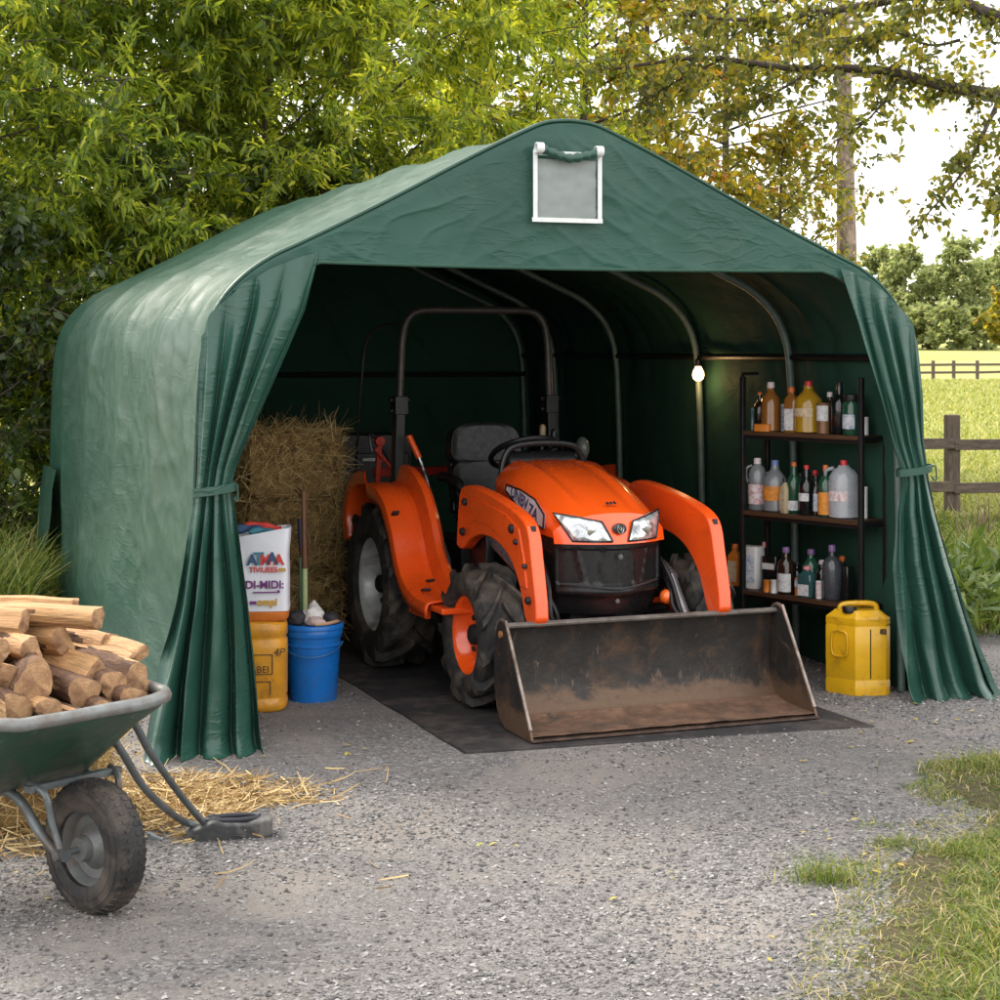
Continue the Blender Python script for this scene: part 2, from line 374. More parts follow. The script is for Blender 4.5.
# resample by arc length
def resample(P, n):
    L = [0]
    for a, b in zip(P, P[1:]): L.append(L[-1]+math.dist(a, b))
    out = []; k = 0
    for i in range(n):
        s = L[-1]*i/(n-1)
        while k < len(P)-2 and L[k+1] < s: k += 1
        t = (s-L[k])/max(L[k+1]-L[k], 1e-9); out.append(tuple(lerp(a, b, t) for a, b in zip(P[k], P[k+1])))
    return out
NS = 300
PR = resample(PROF, NS)
def normal(i):
    a, b = PR[max(i-1, 0)], PR[min(i+1, NS-1)]; dx, dz = b[0]-a[0], b[1]-a[1]; l = math.hypot(dx, dz); return (-dz/l, dx/l)
HOOPS = [.06, 1.09, 2.2, 3.4, 4.5, 5.14]
def ridged(x, y, z=0): return 1-abs(nz(x, y, z))
def wrinkle(s, b, seed=0):
    a = .5*nz(s*1.1+seed, b*1.0)+.35*nz(s*2.6+seed, b*2.2)
    r = ridged(s*2.2+seed+.6*nz(b*2, s), b*3.0+.5*nz(s*3, b))**6
    q, w_ = s+.5*b, b-.4*s
    r2 = ridged(q*3.7+seed, w_*5.5+.5*nz(s*4, b*3))**9*(.5+nz(s*1.7+seed, b*1.7, 5))
    r3 = ridged(w_*7.0+seed+.5*nz(s*5, b*4), q*6.0)**9*(.5+nz(s*2.3+seed, b*2.1, 8))
    return .013*a+.008*r+.011*r2+.007*r3
NB = 230
rows = []
tot = sum(math.dist(a, b) for a, b in zip(PR, PR[1:]))
for j in range(NB+1):
    b = LEN*j/NB; row = []
    for i in range(NS):
        a, z = PR[i]; n = normal(i); s = tot*i/(NS-1)
        k = max(h for h in HOOPS if h <= max(b, .06)); q = min([h for h in HOOPS if h > k] or [LEN+.1])
        t = (b-k)/(q-k); edge = min(1, b/.12, (LEN-b)/.12) if 0 < b < LEN else 0
        sag = -.028*math.sin(PI*max(0, min(1, t)))
        eave = math.exp(-((z-1.75)/.35)**2)
        fold = eave*.020*(ridged(b*3.0+.5*nz(z*2, b), z*.6)**3-.5)      # folds running down from the bent eave
        low = max(0, 1-z/1.1); drape = low*.05*nz(b*1.3+2, z*1.1+s*.2)
        d = edge*(sag+.8*wrinkle(s, b*.45)+fold+drape)
        row.append((a+n[0]*d, b, max(z+n[1]*d, 0)))
    rows.append(row)
m = MB(); m.grid(rows); m.build('roof_cover', [TARP, TARP_DULL], tent, sharp=0, solid=.006, lining=True)
# rear wall
m = MB(); rows = []
for j in range(91):
    row = []
    for i in range(NS):
        a, z = PR[i]; t = j/90; aa = lerp(W/2, a, t); zz = lerp(.9, z, t)
        row.append((aa, LEN-.02-.0+.05*nz(aa*1.5, zz*1.5, 4)*(1-t)+1.3*wrinkle(aa, zz, 9)*(1-t**6)+.03*ridged(aa*1.8+zz*1.2, 5+zz*.5)**5*(1-t**6), zz))
    rows.append(row)
m.grid(rows, wrap=True); m.build('rear_panel', TARP_DULL, tent, sharp=0)
# gable
LINT = 2.075
def prof_z(a): return interp(a, PROF[len(PROF)//2-len(hp)+1:]) if False else interp(a, TOPS)
TOPS = [(p[0], p[1]) for p in PROF if p[1] > 1.2]
def gable_low(a):
    d = min(a, W-a)
    return min(LINT-.012*math.sin(PI*(a-.5)/2.6), interp(d, [(.03, 1.62), (.07, 1.76), (.13, 1.84), (.25, 1.94), (.42, 2.03), (.56, LINT), (.8, LINT)]))
def fine(a, z):
    q, w_ = a*.8+z*1.3, z*.8-a*.9
    k1 = ridged(q*4.2+.35*nz(a*3, z*3), w_*2.0)**12*(.5+nz(a*1.3, z*1.3, 5)); k2 = ridged(w_*5.0+.35*nz(a*4, z*3, 2), q*2.2)**12*(.5+nz(a*1.6, z*1.4, 8)); k3 = ridged(a*2.0+z*6.5+.3*nz(a*5, z*4), a*3)**10*(.5+nz(a*2, z*2, 11))
    return .020*k1+.018*k2+.012*k3
m = MB(); rows = []; NA = 280; NZ = 80
for i in range(NA+1):
    a = lerp(.032, W-.032, i/NA); top = prof_z(a)-.012; lo = min(gable_low(a), top-.02); row = []
    for j in range(NZ+1):
        z = lerp(top, lo, j/NZ); e = min(1, j/9)
        # drawn creases fan from the corners and the window
        fan = ridged((a-1.8)*1.6+.4*nz(a, z*2), (z-2.9)*7+abs(a-1.8)*3.0)**4*.012
        row.append((a, -.014-e*(.010*nz(a*.9, z*1.2, 3)+.28*fine(a, z)+fan*.25)-.006*(j == NZ), z))
    rows.append(row)
m.grid(rows); m.build('gable_panel', [TARP_FRONT, TARP_DULL], tent, sharp=0, solid=.004, lining=True)
m = MB(); m.tube([(a, -.012, z) for a, z in PR if z > 1.0], .009, 6); m.build('seam', TARP, tent)
m = MB(); m.tube([(lerp(.5, 3.1, i/40), -.028-.010*nz(i*.3, 2), gable_low(lerp(.5, 3.1, i/40))+.004) for i in range(41)], .0075, 6); m.build('hem', TARP, tent)
# vent window with rolled flap
WHITEWEB = M('white_webbing', (.62, .64, .63), .6, 0, .08, 30, .15, 200)
MESHWIN = M('grey_window_mesh', (.20, .225, .215), .45, 0, .12, 7, .12, 160)
def gy(a, z): return -.062
win = MB(); rows = []
for i in range(13):
    rows.append([(lerp(1.560, 1.845, i/12), -.052-.008*nz(i*.5, j*.6), lerp(2.295, 2.56, j/12)) for j in range(13)])
win.grid(rows); win = win.build('window', MESHWIN, tent, sharp=0)
m = MB()
for p, q in (((1.545, 2.275), (1.545, 2.60)), ((1.86, 2.275), (1.86, 2.60)), ((1.53, 2.285), (1.875, 2.285)), ((1.56, 2.585), (1.845, 2.585))):
    m.bar((p[0], -.060, p[1]), (q[0], -.060, q[1]), .006, .021, (1, 0, 0) if p[0] == q[0] else (0, 0, 1)) if p[0] != q[0] else m.box((p[0], -.0615, (p[1]+q[1])/2), (.021, .007, q[1]-p[1]))
m.build('window_frame', WHITEWEB, win, bevel=.002)
m = MB(); m.tube(smooth_path([(1.575, -.085, 2.60), (1.635, -.088, 2.578), (1.70, -.092, 2.562), (1.77, -.09, 2.575), (1.83, -.085, 2.592)], 5), [.020+.004*math.sin(i*2.1) for i in range(21)], 10); m.build('rolled_flap', TARP_IN, win)
for a, z in ((1.556, 2.605), (1.846, 2.600)):
    m = MB(); m.ring([(.021, -.017), (.0245, -.017), (.0245, .017), (.021, .017)], 14, (a, -.084, z), 'x'); m.build('flap_strap', WHITEWEB, win)
# hoops and rails
def inset(i, d): a, z = PR[i]; n = normal(i); return a-n[0]*d, z-n[1]*d
for h in HOOPS:
    m = MB(); m.tube([(inset(i, .062)[0], h, inset(i, .062)[1]) for i in range(0, NS, 3)]+[(inset(NS-1, .062)[0], h, 0)], .021, 10); m.build('frame_hoop', STEEL, tent)
for a, z in ((.10, 1.66), (W-.10, 1.66), (1.735, 2.655)):
    m = MB(); m.tube([(a, .05, z), (a, LEN-.05, z)], .019, 8); m.build('side_rail', BLACKMETAL if z < 2 else STEEL, tent)
m = MB(); m.tube([(.10, LEN-.11, 1.52), (W-.10, LEN-.11, 1.52)], .018, 8); m.build('rear_rail', BLACKMETAL, tent)
# curtains
def curtain(rows, top_out, top_in, seed, out_sign, folds=4):
    """rows: (z, outer a, inner a, depth of the folds, how far it stands off)"""
    NU, NV = 110, 100
    rr = [top_out+('o',)]
    P = []
    zs = [r[0] for r in rows]
    for j in range(NV+1):
        v = j/NV; line = []
        for i in range(NU+1):
            u = i/NU
            # the column runs from its own place under the slanted gable edge down to the ground
            a0, z0 = lerp(top_out[0], top_in[0], u), gable_low(lerp(top_out[0], top_in[0], u))+.05
            z = lerp(z0, 0.0, v)
            ao = interp(-z, [(-r[0], r[1]) for r in rows]); ai = interp(-z, [(-r[0], r[2]) for r in rows])
            amp = interp(-z, [(-r[0], r[3]) for r in rows]); off = interp(-z, [(-r[0], r[4]) for r in rows])
            a = lerp(ao, ai, u)
            uu = u+.12*nz(u*2.0+seed, z*.8)+.06*nz(u*5.0, z*1.3+seed)
            ph = uu*folds*2*PI+seed
            w = (abs(math.sin(ph/2))**.8*2-1)*(1+.8*nz(uu*folds*.8, seed, z*.5)); w += .30*math.sin(ph*.61+2+z*.6)+.45*nz(u*7+seed, z*.7)
            small = .006*nz(u*14, z*5+seed)
            e = .35+.65*min(1, (z0-z)/.25); foot = max(0, 1-z/.10)**2; zc = .012*math.exp(-((z-.30)/.07)**2)*nz(u*6, seed, 3)+.02*foot*nz(u*9, seed, 7)
            line.append((a+.4*amp*math.cos(ph)*(1 if 0 < i < NU else 0), -.03-off-amp*(.8+w)*e-small-zc-.045*foot*(1+nz(u*4, seed)), max(z+.018*foot*nz(u*7, seed, 4), .018 if z < .05 else 0)))
        P.append(line)
    return P
LC = [(2.1, .055, .55, .016, .0), (1.87, .05, .485, .022, .0), (1.53, .035, .33, .024, .01), (1.32, .028, .235, .020, .015), (1.20, .024, .185, .013, .02), (1.12, .018, .165, .010, .03), (1.04, .005, .178, .014, .03), (.85, -.03, .20, .030, .03), (.64, -.07, .225, .040, .03), (.3, -.16, .255, .050, .04), (0, -.22, .275, .060, .05)]
RC = [(2.1, 3.545, 3.13, .016, .0), (1.85, 3.555, 3.20, .022, .0), (1.46, 3.575, 3.33, .022, .01), (1.25, 3.585, 3.40, .016, .015), (1.12, 3.60, 3.445, .010, .03), (1.05, 3.61, 3.45, .013, .03), (.9, 3.64, 3.41, .026, .03), (.66, 3.71, 3.38, .035, .04), (.26, 3.85, 3.40, .045, .06), (0, 3.95, 3.42, .055, .09)]
for name, rows, to, ti, sd in (('curtain', LC, (.055, 0), (.555, 0), 1.3), ('curtain', RC, (3.55, 0), (3.13, 0), 4.4)):
    m = MB(); m.grid(curtain(rows, to, ti, sd, 0)); c = m.build(name, TARP_IN, tent, sharp=0)
    z = 1.115; ao = interp(-z, [(-r[0], r[1]) for r in rows]); ai = interp(-z, [(-r[0], r[2]) for r in rows]); cx, hw = (ao+ai)/2, abs(ai-ao)/2+.014
    m = MB(); ring_ = []
    for dz, dr in ((-.018, 0), (-.018, .006), (.018, .006), (.018, 0)):
        ring_.append([(cx+(hw+dr)*math.cos(g*2*PI/28), -.072+(.050+dr)*math.sin(g*2*PI/28), z+dz+.012*math.cos(g*2*PI/28)) for g in range(28)])
    ring_.append(ring_[0]); m.grid(ring_, wrap=True); m.build('tieback', TARP_IN, c)
    m = MB(); ex = ao if name and sd > 2 else ai
    m.tube(smooth_path([(ex, -.08, z), (ex+.03*(1 if sd > 2 else .6), -.09, z+.02), (ex+.035*(1 if sd > 2 else .6), -.09, z-.05), (ex+.01, -.085, z-.03)], 5), .0045, 5); m.build('tie_cord', TARP_IN, c)
# ground flap of the rear left corner
m = MB(); m.grid([[(-.02-.10*(1-j/8)-.04*nz(i*.5, j*.4), lerp(4.6, LEN+.02, i/10), .01+.9*(j/8)**1.2) for j in range(9)] for i in range(11)]); m.build('corner_flap', TARP, tent, sharp=0)
# ------------------------------------------------------------------ the tractor
TT = R(21.5)
tr = thing('tractor', 'orange compact tractor with front loader bucket parked under the green tent', 'tractor', (.7425, 7.90, .012), TT)
def wheel(x, y, r, rim, w, out, nl, rimmat, lug, front):
    """out = -1 / +1: the side the dish faces"""
    t = holder('front_wheel' if front else 'rear_wheel', tr); t.location = (x, y, r)
    h = w/2; m = MB()
    body = r-lug
    prof = [(rim, -h*.78), (rim+.02, -h*.92), (rim+(body-rim)*.5, -h*1.0), (body-.03, -h*.93), (body-.006, -h*.78), (body, -h*.4), (body+.003, 0), (body, h*.4), (body-.006, h*.78), (body-.03, h*.93), (rim+(body-rim)*.5, h*1.0), (rim+.02, h*.92), (rim, h*.78)]
    m.ring(prof, 64, axis='x')
    for side in (-1, 1):
        for k in range(nl):
            a0 = 2*PI*(k+(.5 if side > 0 else 0))/nl; st = []
            for q in range(6):
                u = q/5; xx = side*h*lerp(-.06, .98, u); aa = a0+lerp(0, 2*PI/nl*.98, u**.85)
                wd = lerp(.030, .046, u)*r/.36; bot = body-.03-(.05*(u > .85)); top = r if u < .9 else r-.022
                c1, s1 = math.cos(aa), math.sin(aa)
                tang = Vector((0, -s1, c1)); rad = Vector((0, c1, s1)); o = Vector((xx, 0, 0))
                st.append([o+rad*bot-tang*wd*.62, o+rad*top-tang*wd*.42, o+rad*top+tang*wd*.42, o+rad*bot+tang*wd*.62])
            m.grid(st, wrap=False)
            for e in (st[0], st[-1]): m.add(e, [(0, 1, 2, 3)])
    m.build('tyre', TYRE, t, sharp=30)
    m = MB(); f = out*h
    prof = [(rim+.012, f*.86), (rim+.016, f*.80), (rim-.004, f*.72), (rim-.018, f*.55), (rim-.035, f*.1), (rim*.70, f*.02), (rim*.56, f*.18), (rim*.42, f*.22), (.062, f*.20), (.06, f*.34), (.0001, f*.34)]
    m.lathe(prof, 48, axis='x', cap=False)
    m.lathe([(rim+.012, -f*.86), (rim-.004, -f*.72), (rim-.035, f*.08)], 48, axis='x', cap=False); rm = m.build('rim', rimmat, t, sharp=35)
    m = MB(); m.lathe([(.050, f*.34), (.046, f*.52), (.030, f*.60), (.0001, f*.61)], 20, axis='x')
    for k in range(6):
        g = 2*PI*k/6; c = (0, math.cos(g)*rim*.46, math.sin(g)*rim*.46)
        m.lathe([(.014, f*.2), (.014, f*.32), (.0001, f*.33)], 6, c, axis='x')
    m.build('hub', DULLBLACK, rm)
    return t
for sx in (-1, 1):
    wheel(sx*.545, .86, .335, .185, .235, sx, 11, ORANGE, .032, True)
    wheel(sx*.60, 2.06, .435, .245, .31, sx, 13, SILVER, .036, False)
# running gear
m = MB()
m.box((0, 1.45, .50), (.34, 1.5, .26)); m.box((0, 2.05, .52), (.62, .5, .30)); m.box((0, .95, .36), (.90, .12, .12)); m.box((0, .86, .34), (.16, .34, .16))
m.lathe([(.10, -.46), (.10, .46)], 16, (0, 2.06, .44), 'x'); m.box((-.28, 1.5, .40), (.18, .5, .22)); m.box((.28, 1.5, .40), (.18, .5, .22))
for s in (-1, 1): m.lathe([(.055, s*.30), (.075, s*.44)], 14, (0, .86, .335), 'x')
m.build('chassis', DULLBLACK, tr, bevel=.015)
# hood
def yF(x, z): return .495+1.5*x*x+.30*(z-.78)+1.1*max(0, z-.88)**1.3
def hood_pt(s, t):
    w = lerp(.285, .298, min(1, t*3)); w = lerp(w, .272, max(0, t-.7)/.3)
    x = w*math.copysign(abs(s)**.92, s)
    drop = .010*s*s+.10*abs(s)**5
    crest = .012*math.exp(-((abs(s)-.52)/.10)**2)*(1-t*.5)-.006*math.exp(-((abs(s)-.36)/.09)**2)   # pressed lines along the bonnet
    zf = .915-.055*s*s-.03*abs(s)**6
    zr = 1.118-drop
    z = lerp(zf, zr, 1-(1-t)**1.9)+crest*min(1, t*4)
    y = lerp(yF(x, zf), 1.40, t)
    return x, y, z
m = MB(); NSX, NT = 48, 30; rows = []
for j in range(NT+1):
    t = (j/NT)**1.25; line = []
    ps = [hood_pt(-1+2*i/NSX, t) for i in range(NSX+1)]
    x0, y0, z0 = ps[0]; x1, y1, z1 = ps[-1]; low = lerp(.80, .845, t)
    line += [(x0-.000, y0, lerp(low, z0, k/5)) for k in range(5)]+ps+[(x1, y1, lerp(z1, low, (k+1)/5)) for k in range(5)]
    rows.append(line)
m.grid(rows)
# nose face below the bonnet edge
front = []
for i in range(NSX+1):
    s = -1+2*i/NSX; x, y, z = hood_pt(s, 0)
    front.append([(x, lerp(yF(x, .775), y, k/8)+0.0, lerp(.775, z, k/8)) for k in range(9)])
m.grid(front)
hood = m.build('hood', ORANGE, tr, sharp=42)
def nose_patch(corners, off, nu=14, nv=10, bulge=.012):
    (ax, az), (bx, bz), (cx, cz), (dx, dz) = corners; P = []      # inner bottom, inner top, outer top, outer bottom
    for i in range(nu+1):
        u = i/nu; row = []
        for j in range(nv+1):
            v = j/nv; x = lerp(lerp(ax, bx, v), lerp(dx, cx, v), u); z = lerp(lerp(az, bz, v), lerp(dz, cz, v), u)+.006*math.sin(PI*u)*(v-.5)*2
            e = min(u, 1-u, v, 1-v); row.append((x, yF(x, z)-off-bulge*min(1, e*6), z))
        P.append(row)
    return P
def lampmat():
    m, nt = nodes('headlight_lens'); L = nt.links.new
    out = N(nt, 'ShaderNodeOutputMaterial'); b = N(nt, 'ShaderNodeBsdfPrincipled'); L(b.outputs[0], out.inputs[0]); c = coords(nt)
    v = tex(nt, c, 26, kindn='ShaderNodeTexVoronoi'); n = tex(nt, c, 14, 3, .5, 1.5)
    L(ramp(nt, n.outputs['Fac'], [(.32, (.16, .165, .17)), (.5, (.45, .47, .48)), (.62, (.72, .74, .75))]), b.inputs['Base Color'])
    b.inputs['Metallic'].default_value = .55; b.inputs['Roughness'].default_value = .16; b.inputs['Coat Weight'].default_value = 1; b.inputs['Coat Roughness'].default_value = .03
    bn = N(nt, 'ShaderNodeBump'); bn.inputs['Strength'].default_value = .5; bn.inputs['Distance'].default_value = .01; L(v.outputs['Distance'], bn.inputs['Height']); L(bn.outputs[0], b.inputs['Normal']); return m
LENS = lampmat()
for s in (-1, 1):
    cs = [(s*.040, .788), (s*.080, .878), (s*.276, .915), (s*.215, .790)]
    m = MB(); m.grid(nose_patch(cs, .003)); h = m.build('headlight', LENS, hood, sharp=60)
    m = MB(); rim = []
    for a, b in zip(cs, cs[1:]+cs[:1]):
        for k in range(8):
            x, z = lerp(a[0], b[0], k/8), lerp(a[1], b[1], k/8); rim.append((x, yF(x, z)-.005, z))
    m.tube(rim+[rim[0]], .0045, 6, False); m.build('headlight_bezel', BLACKPLASTIC, h)
    m = MB(); m.lathe([(.030, 0), (.034, -.012), (.0001, -.016)], 18, (s*.125, yF(.125, .84)-.002, .84), 'y'); m.build('bulb_reflector', CHROME, h)
# badge: a ring with a curl in it, and a small maker's mark above
WHITEPAINT = M('white_marking', (.72, .72, .70), .5, 0, .05, 20); BADGE = M('dark_badge', (.02, .022, .026), .3, 0, .2, 40, coat=.4)
m = MB(); m.lathe([(.0001, -.012), (.021, -.011), (.025, -.006), (.025, .012)], 24, (0, yF(0, .845)-.006, .845), 'y', 1, 1.35); bd = m.build('badge', BADGE, hood)
m = MB(); yb = yF(0, .845)-.020
m.tube([(.0155*math.cos(a*.3), yb, .845+.021*math.sin(a*.3)) for a in range(22)], .0026, 6, False)
m.tube([((.009-.0004*a)*math.cos(a*.5), yb, .845+(.012-.0005*a)*math.sin(a*.5)) for a in range(16)], .0026, 6); m.build('badge_swirl', CHROME, bd)
m = MB()
for k, (x, z, w_) in enumerate(((-.020, .935, .014), (-.002, .936, .012), (.017, .935, .014))):
    t = .16; m.box((x, .60, 0.9565+.001*k), (w_, .020, .004), (R(28), 0, 0))
m.build('hood_mark', BADGE, hood, bevel=.001)
# text helper
def text_mesh(name, body, size, mat, parent, mw, ext=.0006, shear=0, bold=0):
    c = bpy.data.curves.new(name, 'FONT'); c.body = body; c.size = size; c.extrude = ext; c.align_x = 'CENTER'; c.align_y = 'CENTER'; c.shear = shear; c.offset = bold
    o = bpy.data.objects.new(name, c); COL.objects.link(o); dg = bpy.context.evaluated_depsgraph_get()
    me = bpy.data.meshes.new_from_object(o.evaluated_get(dg)); bpy.data.objects.remove(o); me.transform(mw); me.materials.clear(); me.materials.append(mat)
    o = bpy.data.objects.new(name, me); COL.objects.link(o); o.parent = parent; return o
# side decal on each flank of the bonnet
DECAL = M('pale_decal', (.66, .70, .76), .35, 0, .12, 14); DECALINK = M('decal_ink', (.03, .05, .14), .4, 0, .1, 20); REDINK = M('red_ink', (.5, .03, .04), .4)
for s in (-1,):
    poly = [(.70, .838), (.69, .905), (.80, .968), (.98, 1.000), (1.16, 1.012), (1.18, .985), (1.02, .918), (.86, .862)]
    m = MB(); m.prism([(y, z) for y, z in poly], s*.2985, s*.3035, 'x'); dc = m.build('side_decal', [DECAL], hood)
    m = MB(); ring_ = [(s*.305, y, z) for y, z in poly]; m.tube(ring_+[ring_[0]], .005, 6, False); m.build('decal_border', BLACKPLASTIC, dc)
    rot = Matrix.Translation((s*.3042, 1.0, .958)) @ (Matrix(((0, 0, -1, 0), (-1, 0, 0, 0), (0, 1, 0, 0), (0, 0, 0, 1))) if s < 0 else Matrix(((0, 0, 1, 0), (1, 0, 0, 0), (0, 1, 0, 0), (0, 0, 0, 1)))) @ Matrix.Rotation(R(-15 if s < 0 else 15), 4, 'Z')
    text_mesh('decal_lettering', 'UNBV', .085, DECALINK, dc, rot, .0005, .0, .002)
    text_mesh('decal_lettering', 'ZA', .085, DECALINK, dc, Matrix.Translation((0, -.17, -.055)) @ rot, .0005, .1, .002)
    text_mesh('decal_lettering', 'IDUAEL', .045, DECALINK, dc, Matrix.Translation((0, -.17, -.098)) @ rot)
# black grille and lower front
def yG(x, z): return .53+1.35*x*x-.02*math.exp(-((z-.545)/.02)**2)+.05*max(0, (.58-z)/.13)
m = MB(); rows = []
for i in range(53):
    x = -.275+.55*i/52; row = []
    for j in range(34):
        z = lerp(.772, .44, j/33); tap = 1-.10*max(0, (.60-z)/.16)
        y = yG(x, z)
        y -= .030*max(0, 1-abs(x)/.20)-.012            # a blunt prow along the middle
        for cx, k_ in ((.165, .22), (.085, -.10)):     # slanting pressed ribs
            y -= .008*math.exp(-((abs(x)-cx-k_*(z-.66))/.006)**2)*(.59 < z < .75)
        if .59 < z < .75 and abs(x) < .255: y += .010
        if abs(x) < .004: y += .006
        row.append((x*tap, y, z))
    rows.append(row)
m.grid(rows)
for s in (-1, 1):
    m.grid([[(s*(.275+.010*math.sin(PI*i/10))*(1-.10*max(0, (.60-z)/.16)), lerp(yG(.275, z), 1.35, i/10), z) for z in [lerp(.80, .44, j/8) for j in range(9)]] for i in range(11)])
FRAMEDARK = M('latch_metal', (.10, .10, .10), .4, .5)
gr = m.build('grille', BLACKPLASTIC, tr, sharp=40)
m = MB(); m.lathe([(.0001, -.008), (.012, -.007), (.014, 0)], 14, (0, yG(0, .715)-.030, .715), 'y'); m.lathe([(.0001, -.006), (.011, -.005), (.012, 0)], 12, (.0, yG(0, .505)-.026, .505), 'y'); m.build('grille_latch', FRAMEDARK, gr)
m = MB(); m.tube([(x*.93, yG(x, .565)-.014-.030*max(0, 1-abs(x)/.20)+.012, .565+.02*abs(x)/.25) for x in [-.27+.54*i/20 for i in range(21)]], .006, 6); m.build('bumper_line', M('grey_plastic', (.035, .035, .038), .3), gr)
# loader arms
ARM = [(1.40, .70), (1.36, .95), (1.29, 1.005), (1.15, 1.010), (.90, .985), (.66, .945), (.52, .905), (.455, .85), (.42, .74), (.36, .47), (.48, .44), (.565, .60), (.69, .715), (.86, .775), (1.05, .785), (1.2, .75), (1.32, .69)]
ap = [(p.x, p.z) for p in smooth_path([(y, 0, z) for y, z in ARM]+[(ARM[0][0], 0, ARM[0][1])], 3)[:-1]]
for s in (-1, 1):
    m = MB(); m.prism([(y-.03, z) for y, z in ap], s*.43, s*.495, 'x'); arm = m.build('loader_arm', ORANGE_WORN, tr, bevel=.012, sharp=30)
    m = MB()     # recessed reinforcement plate outside
    pl = [(y, z) for y, z in [(1.22, .82), (1.20, .95), (1.0, .945), (.72, .915), (.56, .86), (.50, .74), (.46, .60), (.54, .60), (.62, .70), (.76, .80), (.95, .845), (1.12, .85)]]
    m.prism([(y-.03, z) for y, z in pl], s*.4925, s*.501, 'x'); m.build('arm_plate', ORANGE_WORN, arm, bevel=.003)
    for y, z, r_ in ((.60, .855, .022), (.545, .80, .014), (.44, .70, .012), (.40, .55, .018), (1.22, .93, .018), (1.25, .78, .02)):
        m = MB(); m.lathe([(r_, s*.499), (r_, s*.511), (r_*.7, s*.517), (.0001, s*.518)], 12, (0, y, z), 'x'); m.build('arm_bolt', DULLBLACK, arm)
    m = MB(); m.box((s*.463, .437, .855), (.022, .016, .050), (R(-14), 0, 0)); m.build('arm_slot', DULLBLACK, arm)
    m = MB()   # upright that carries the arm
    m.prism([(1.16, .46), (1.14, .72), (1.20, .94), (1.36, .96), (1.40, .72), (1.34, .46)], s*.375, s*.422, 'x'); m.box((s*.30, 1.25, .48), (.26, .16, .10)); m.build('loader_upright', BLACKMETAL, tr, bevel=.008)
    m = MB(); m.tube([(s*.36, .47, .34), (s*.36, .70, .60)], .024, 12); m.tube([(s*.36, .68, .58), (s*.37, 1.15, .74)], .033, 12); cyl = m.build('hydraulic_cylinder', M('grey_cylinder', (.20, .20, .21), .3, .6), tr)
    m = MB(); m.tube([(s*.345, .475, .34), (s*.35, .66, .54)], .015, 10); m.build('piston_rod', CHROME, cyl)
    m = MB()
    for k in range(2): m.tube(smooth_path([(s*.30, 1.15, .70), (s*(.30+.02*k), .80, .72-.05*k), (s*.315, .62, .60-.06*k), (s*(.33-.03*k), .55, .46), (s*.32, .475, .40)], 6), .011, 8)
    m.build('hydraulic_hose', BLACKPLASTIC, tr)
m = MB(); m.lathe([(.035, -.43), (.035, .43)], 14, (0, .52, .40), 'x'); m.build('cross_tube', ORANGE_WORN, tr)
# side marker lamp low on the right
m = MB(); m.ball((.30, .62, .50), .035, 14, 8); m.build('marker_lamp', M('orange_lens', (.8, .14, .02), .2, 0, .05, 10, coat=.6), tr)
# bucket
BX0, BX1 = -.655, .755
prof = [(0, .012), (.05, .012), (.20, .014), (.30, .022), (.36, .045), (.40, .09), (.425, .17), (.43, .28), (.42, .38), (.405, .445)]
prof = [(p.x, p.z) for p in smooth_path([(y, 0, z) for y, z in prof], 3)]
bk = holder('loader_bucket', tr)
m = MB(); inner = [(y-(.010 if z > .05 else .0), z+(.010 if z < .10 else 0)) for y, z in prof]
outer = [(y+(.012 if z > .10 else 0), max(z-(.012 if z < .3 else 0), .002)) for y, z in prof]
NXB = 30; xs = [lerp(BX0+.012, BX1-.012, i/NXB) for i in range(NXB+1)]
k0 = next(i for i, p in enumerate(inner) if p[1] > .045)
def dent(x, z): return .004*nz(x*3, z*5, 8)
m.grid([[(x, y+dent(x, z), z) for y, z in inner[k0:]] for x in xs]); m.grid([[(x, y+.001, z) for y, z in outer] for x in xs]); m.build('back_plate', RUSTSTEEL, bk, sharp=50)
m = MB(); m.grid([[(x, y, z+.004+.006*abs(nz(x*6, y*9))) for y, z in inner[:k0+1]] for x in xs]); m.build('floor_plate', BUCKETDIRT, bk, sharp=60)
m = MB(); m.prism([(.395, .442), (.365, .462), (.34, .452), (.345, .44), (.37, .445), (.39, .43)], BX0+.012, BX1-.012, 'x'); m.prism([(.39, .444), (.415, .450), (.48, .425), (.47, .412), (.41, .435)], BX0+.02, BX1-.02, 'x'); m.build('top_flange', M('dusty_steel', (.16, .145, .13), .6, .3, .3, 9, .2, 50, dirt=((.08, .05, .035), .3, 6)), bk, bevel=.003)
side = [(-.005, .006), (.02, .032), (.30, .455), (.335, .475), (.37, .472), (.40, .445), (.435, .30), (.432, .17), (.40, .08), (.36, .03), (.30, .008)]
side = [(-.005, .004), (.02, .05), (.285, .445), (.31, .468), (.35, .478), (.39, .465), (.415, .43), (.437, .30), (.435, .17), (.405, .08), (.365, .032), (.30, .006)]
for x in (BX0, BX1):
    a, b = (x, x+.012) if x < 0 else (x-.012, x)
    m = MB(); m.prism(side, a, b, 'x'); sp = m.build('side_plate', RUSTSTEEL, bk, bevel=.002)
    m = MB(); m.tube(smooth_path([((a+b)/2, y, z) for y, z in side[1:7]], 4), .008, 8); m.build('plate_edge', WORNEDGE, sp)
    m = MB(); m.lathe([(.016, 0), (.016, .01 if x > 0 else -.01), (.0001, .012 if x > 0 else -.012)], 12, (x, .345, .415), 'x'); m.build('plate_bolt', M('rust_bolt', (.25, .11, .04), .7), sp)
m = MB(); m.prism([(-.012, .004), (-.014, .012), (.06, .026), (.10, .026), (.10, .004)], BX0-.002, BX1+.002, 'x'); m.build('cutting_edge', M('worn_cutting_edge', (.10, .065, .05), .5, .4, .4, 9, .3, 50, dirt=((.05, .035, .03), .3, 8)), bk, bevel=.002)
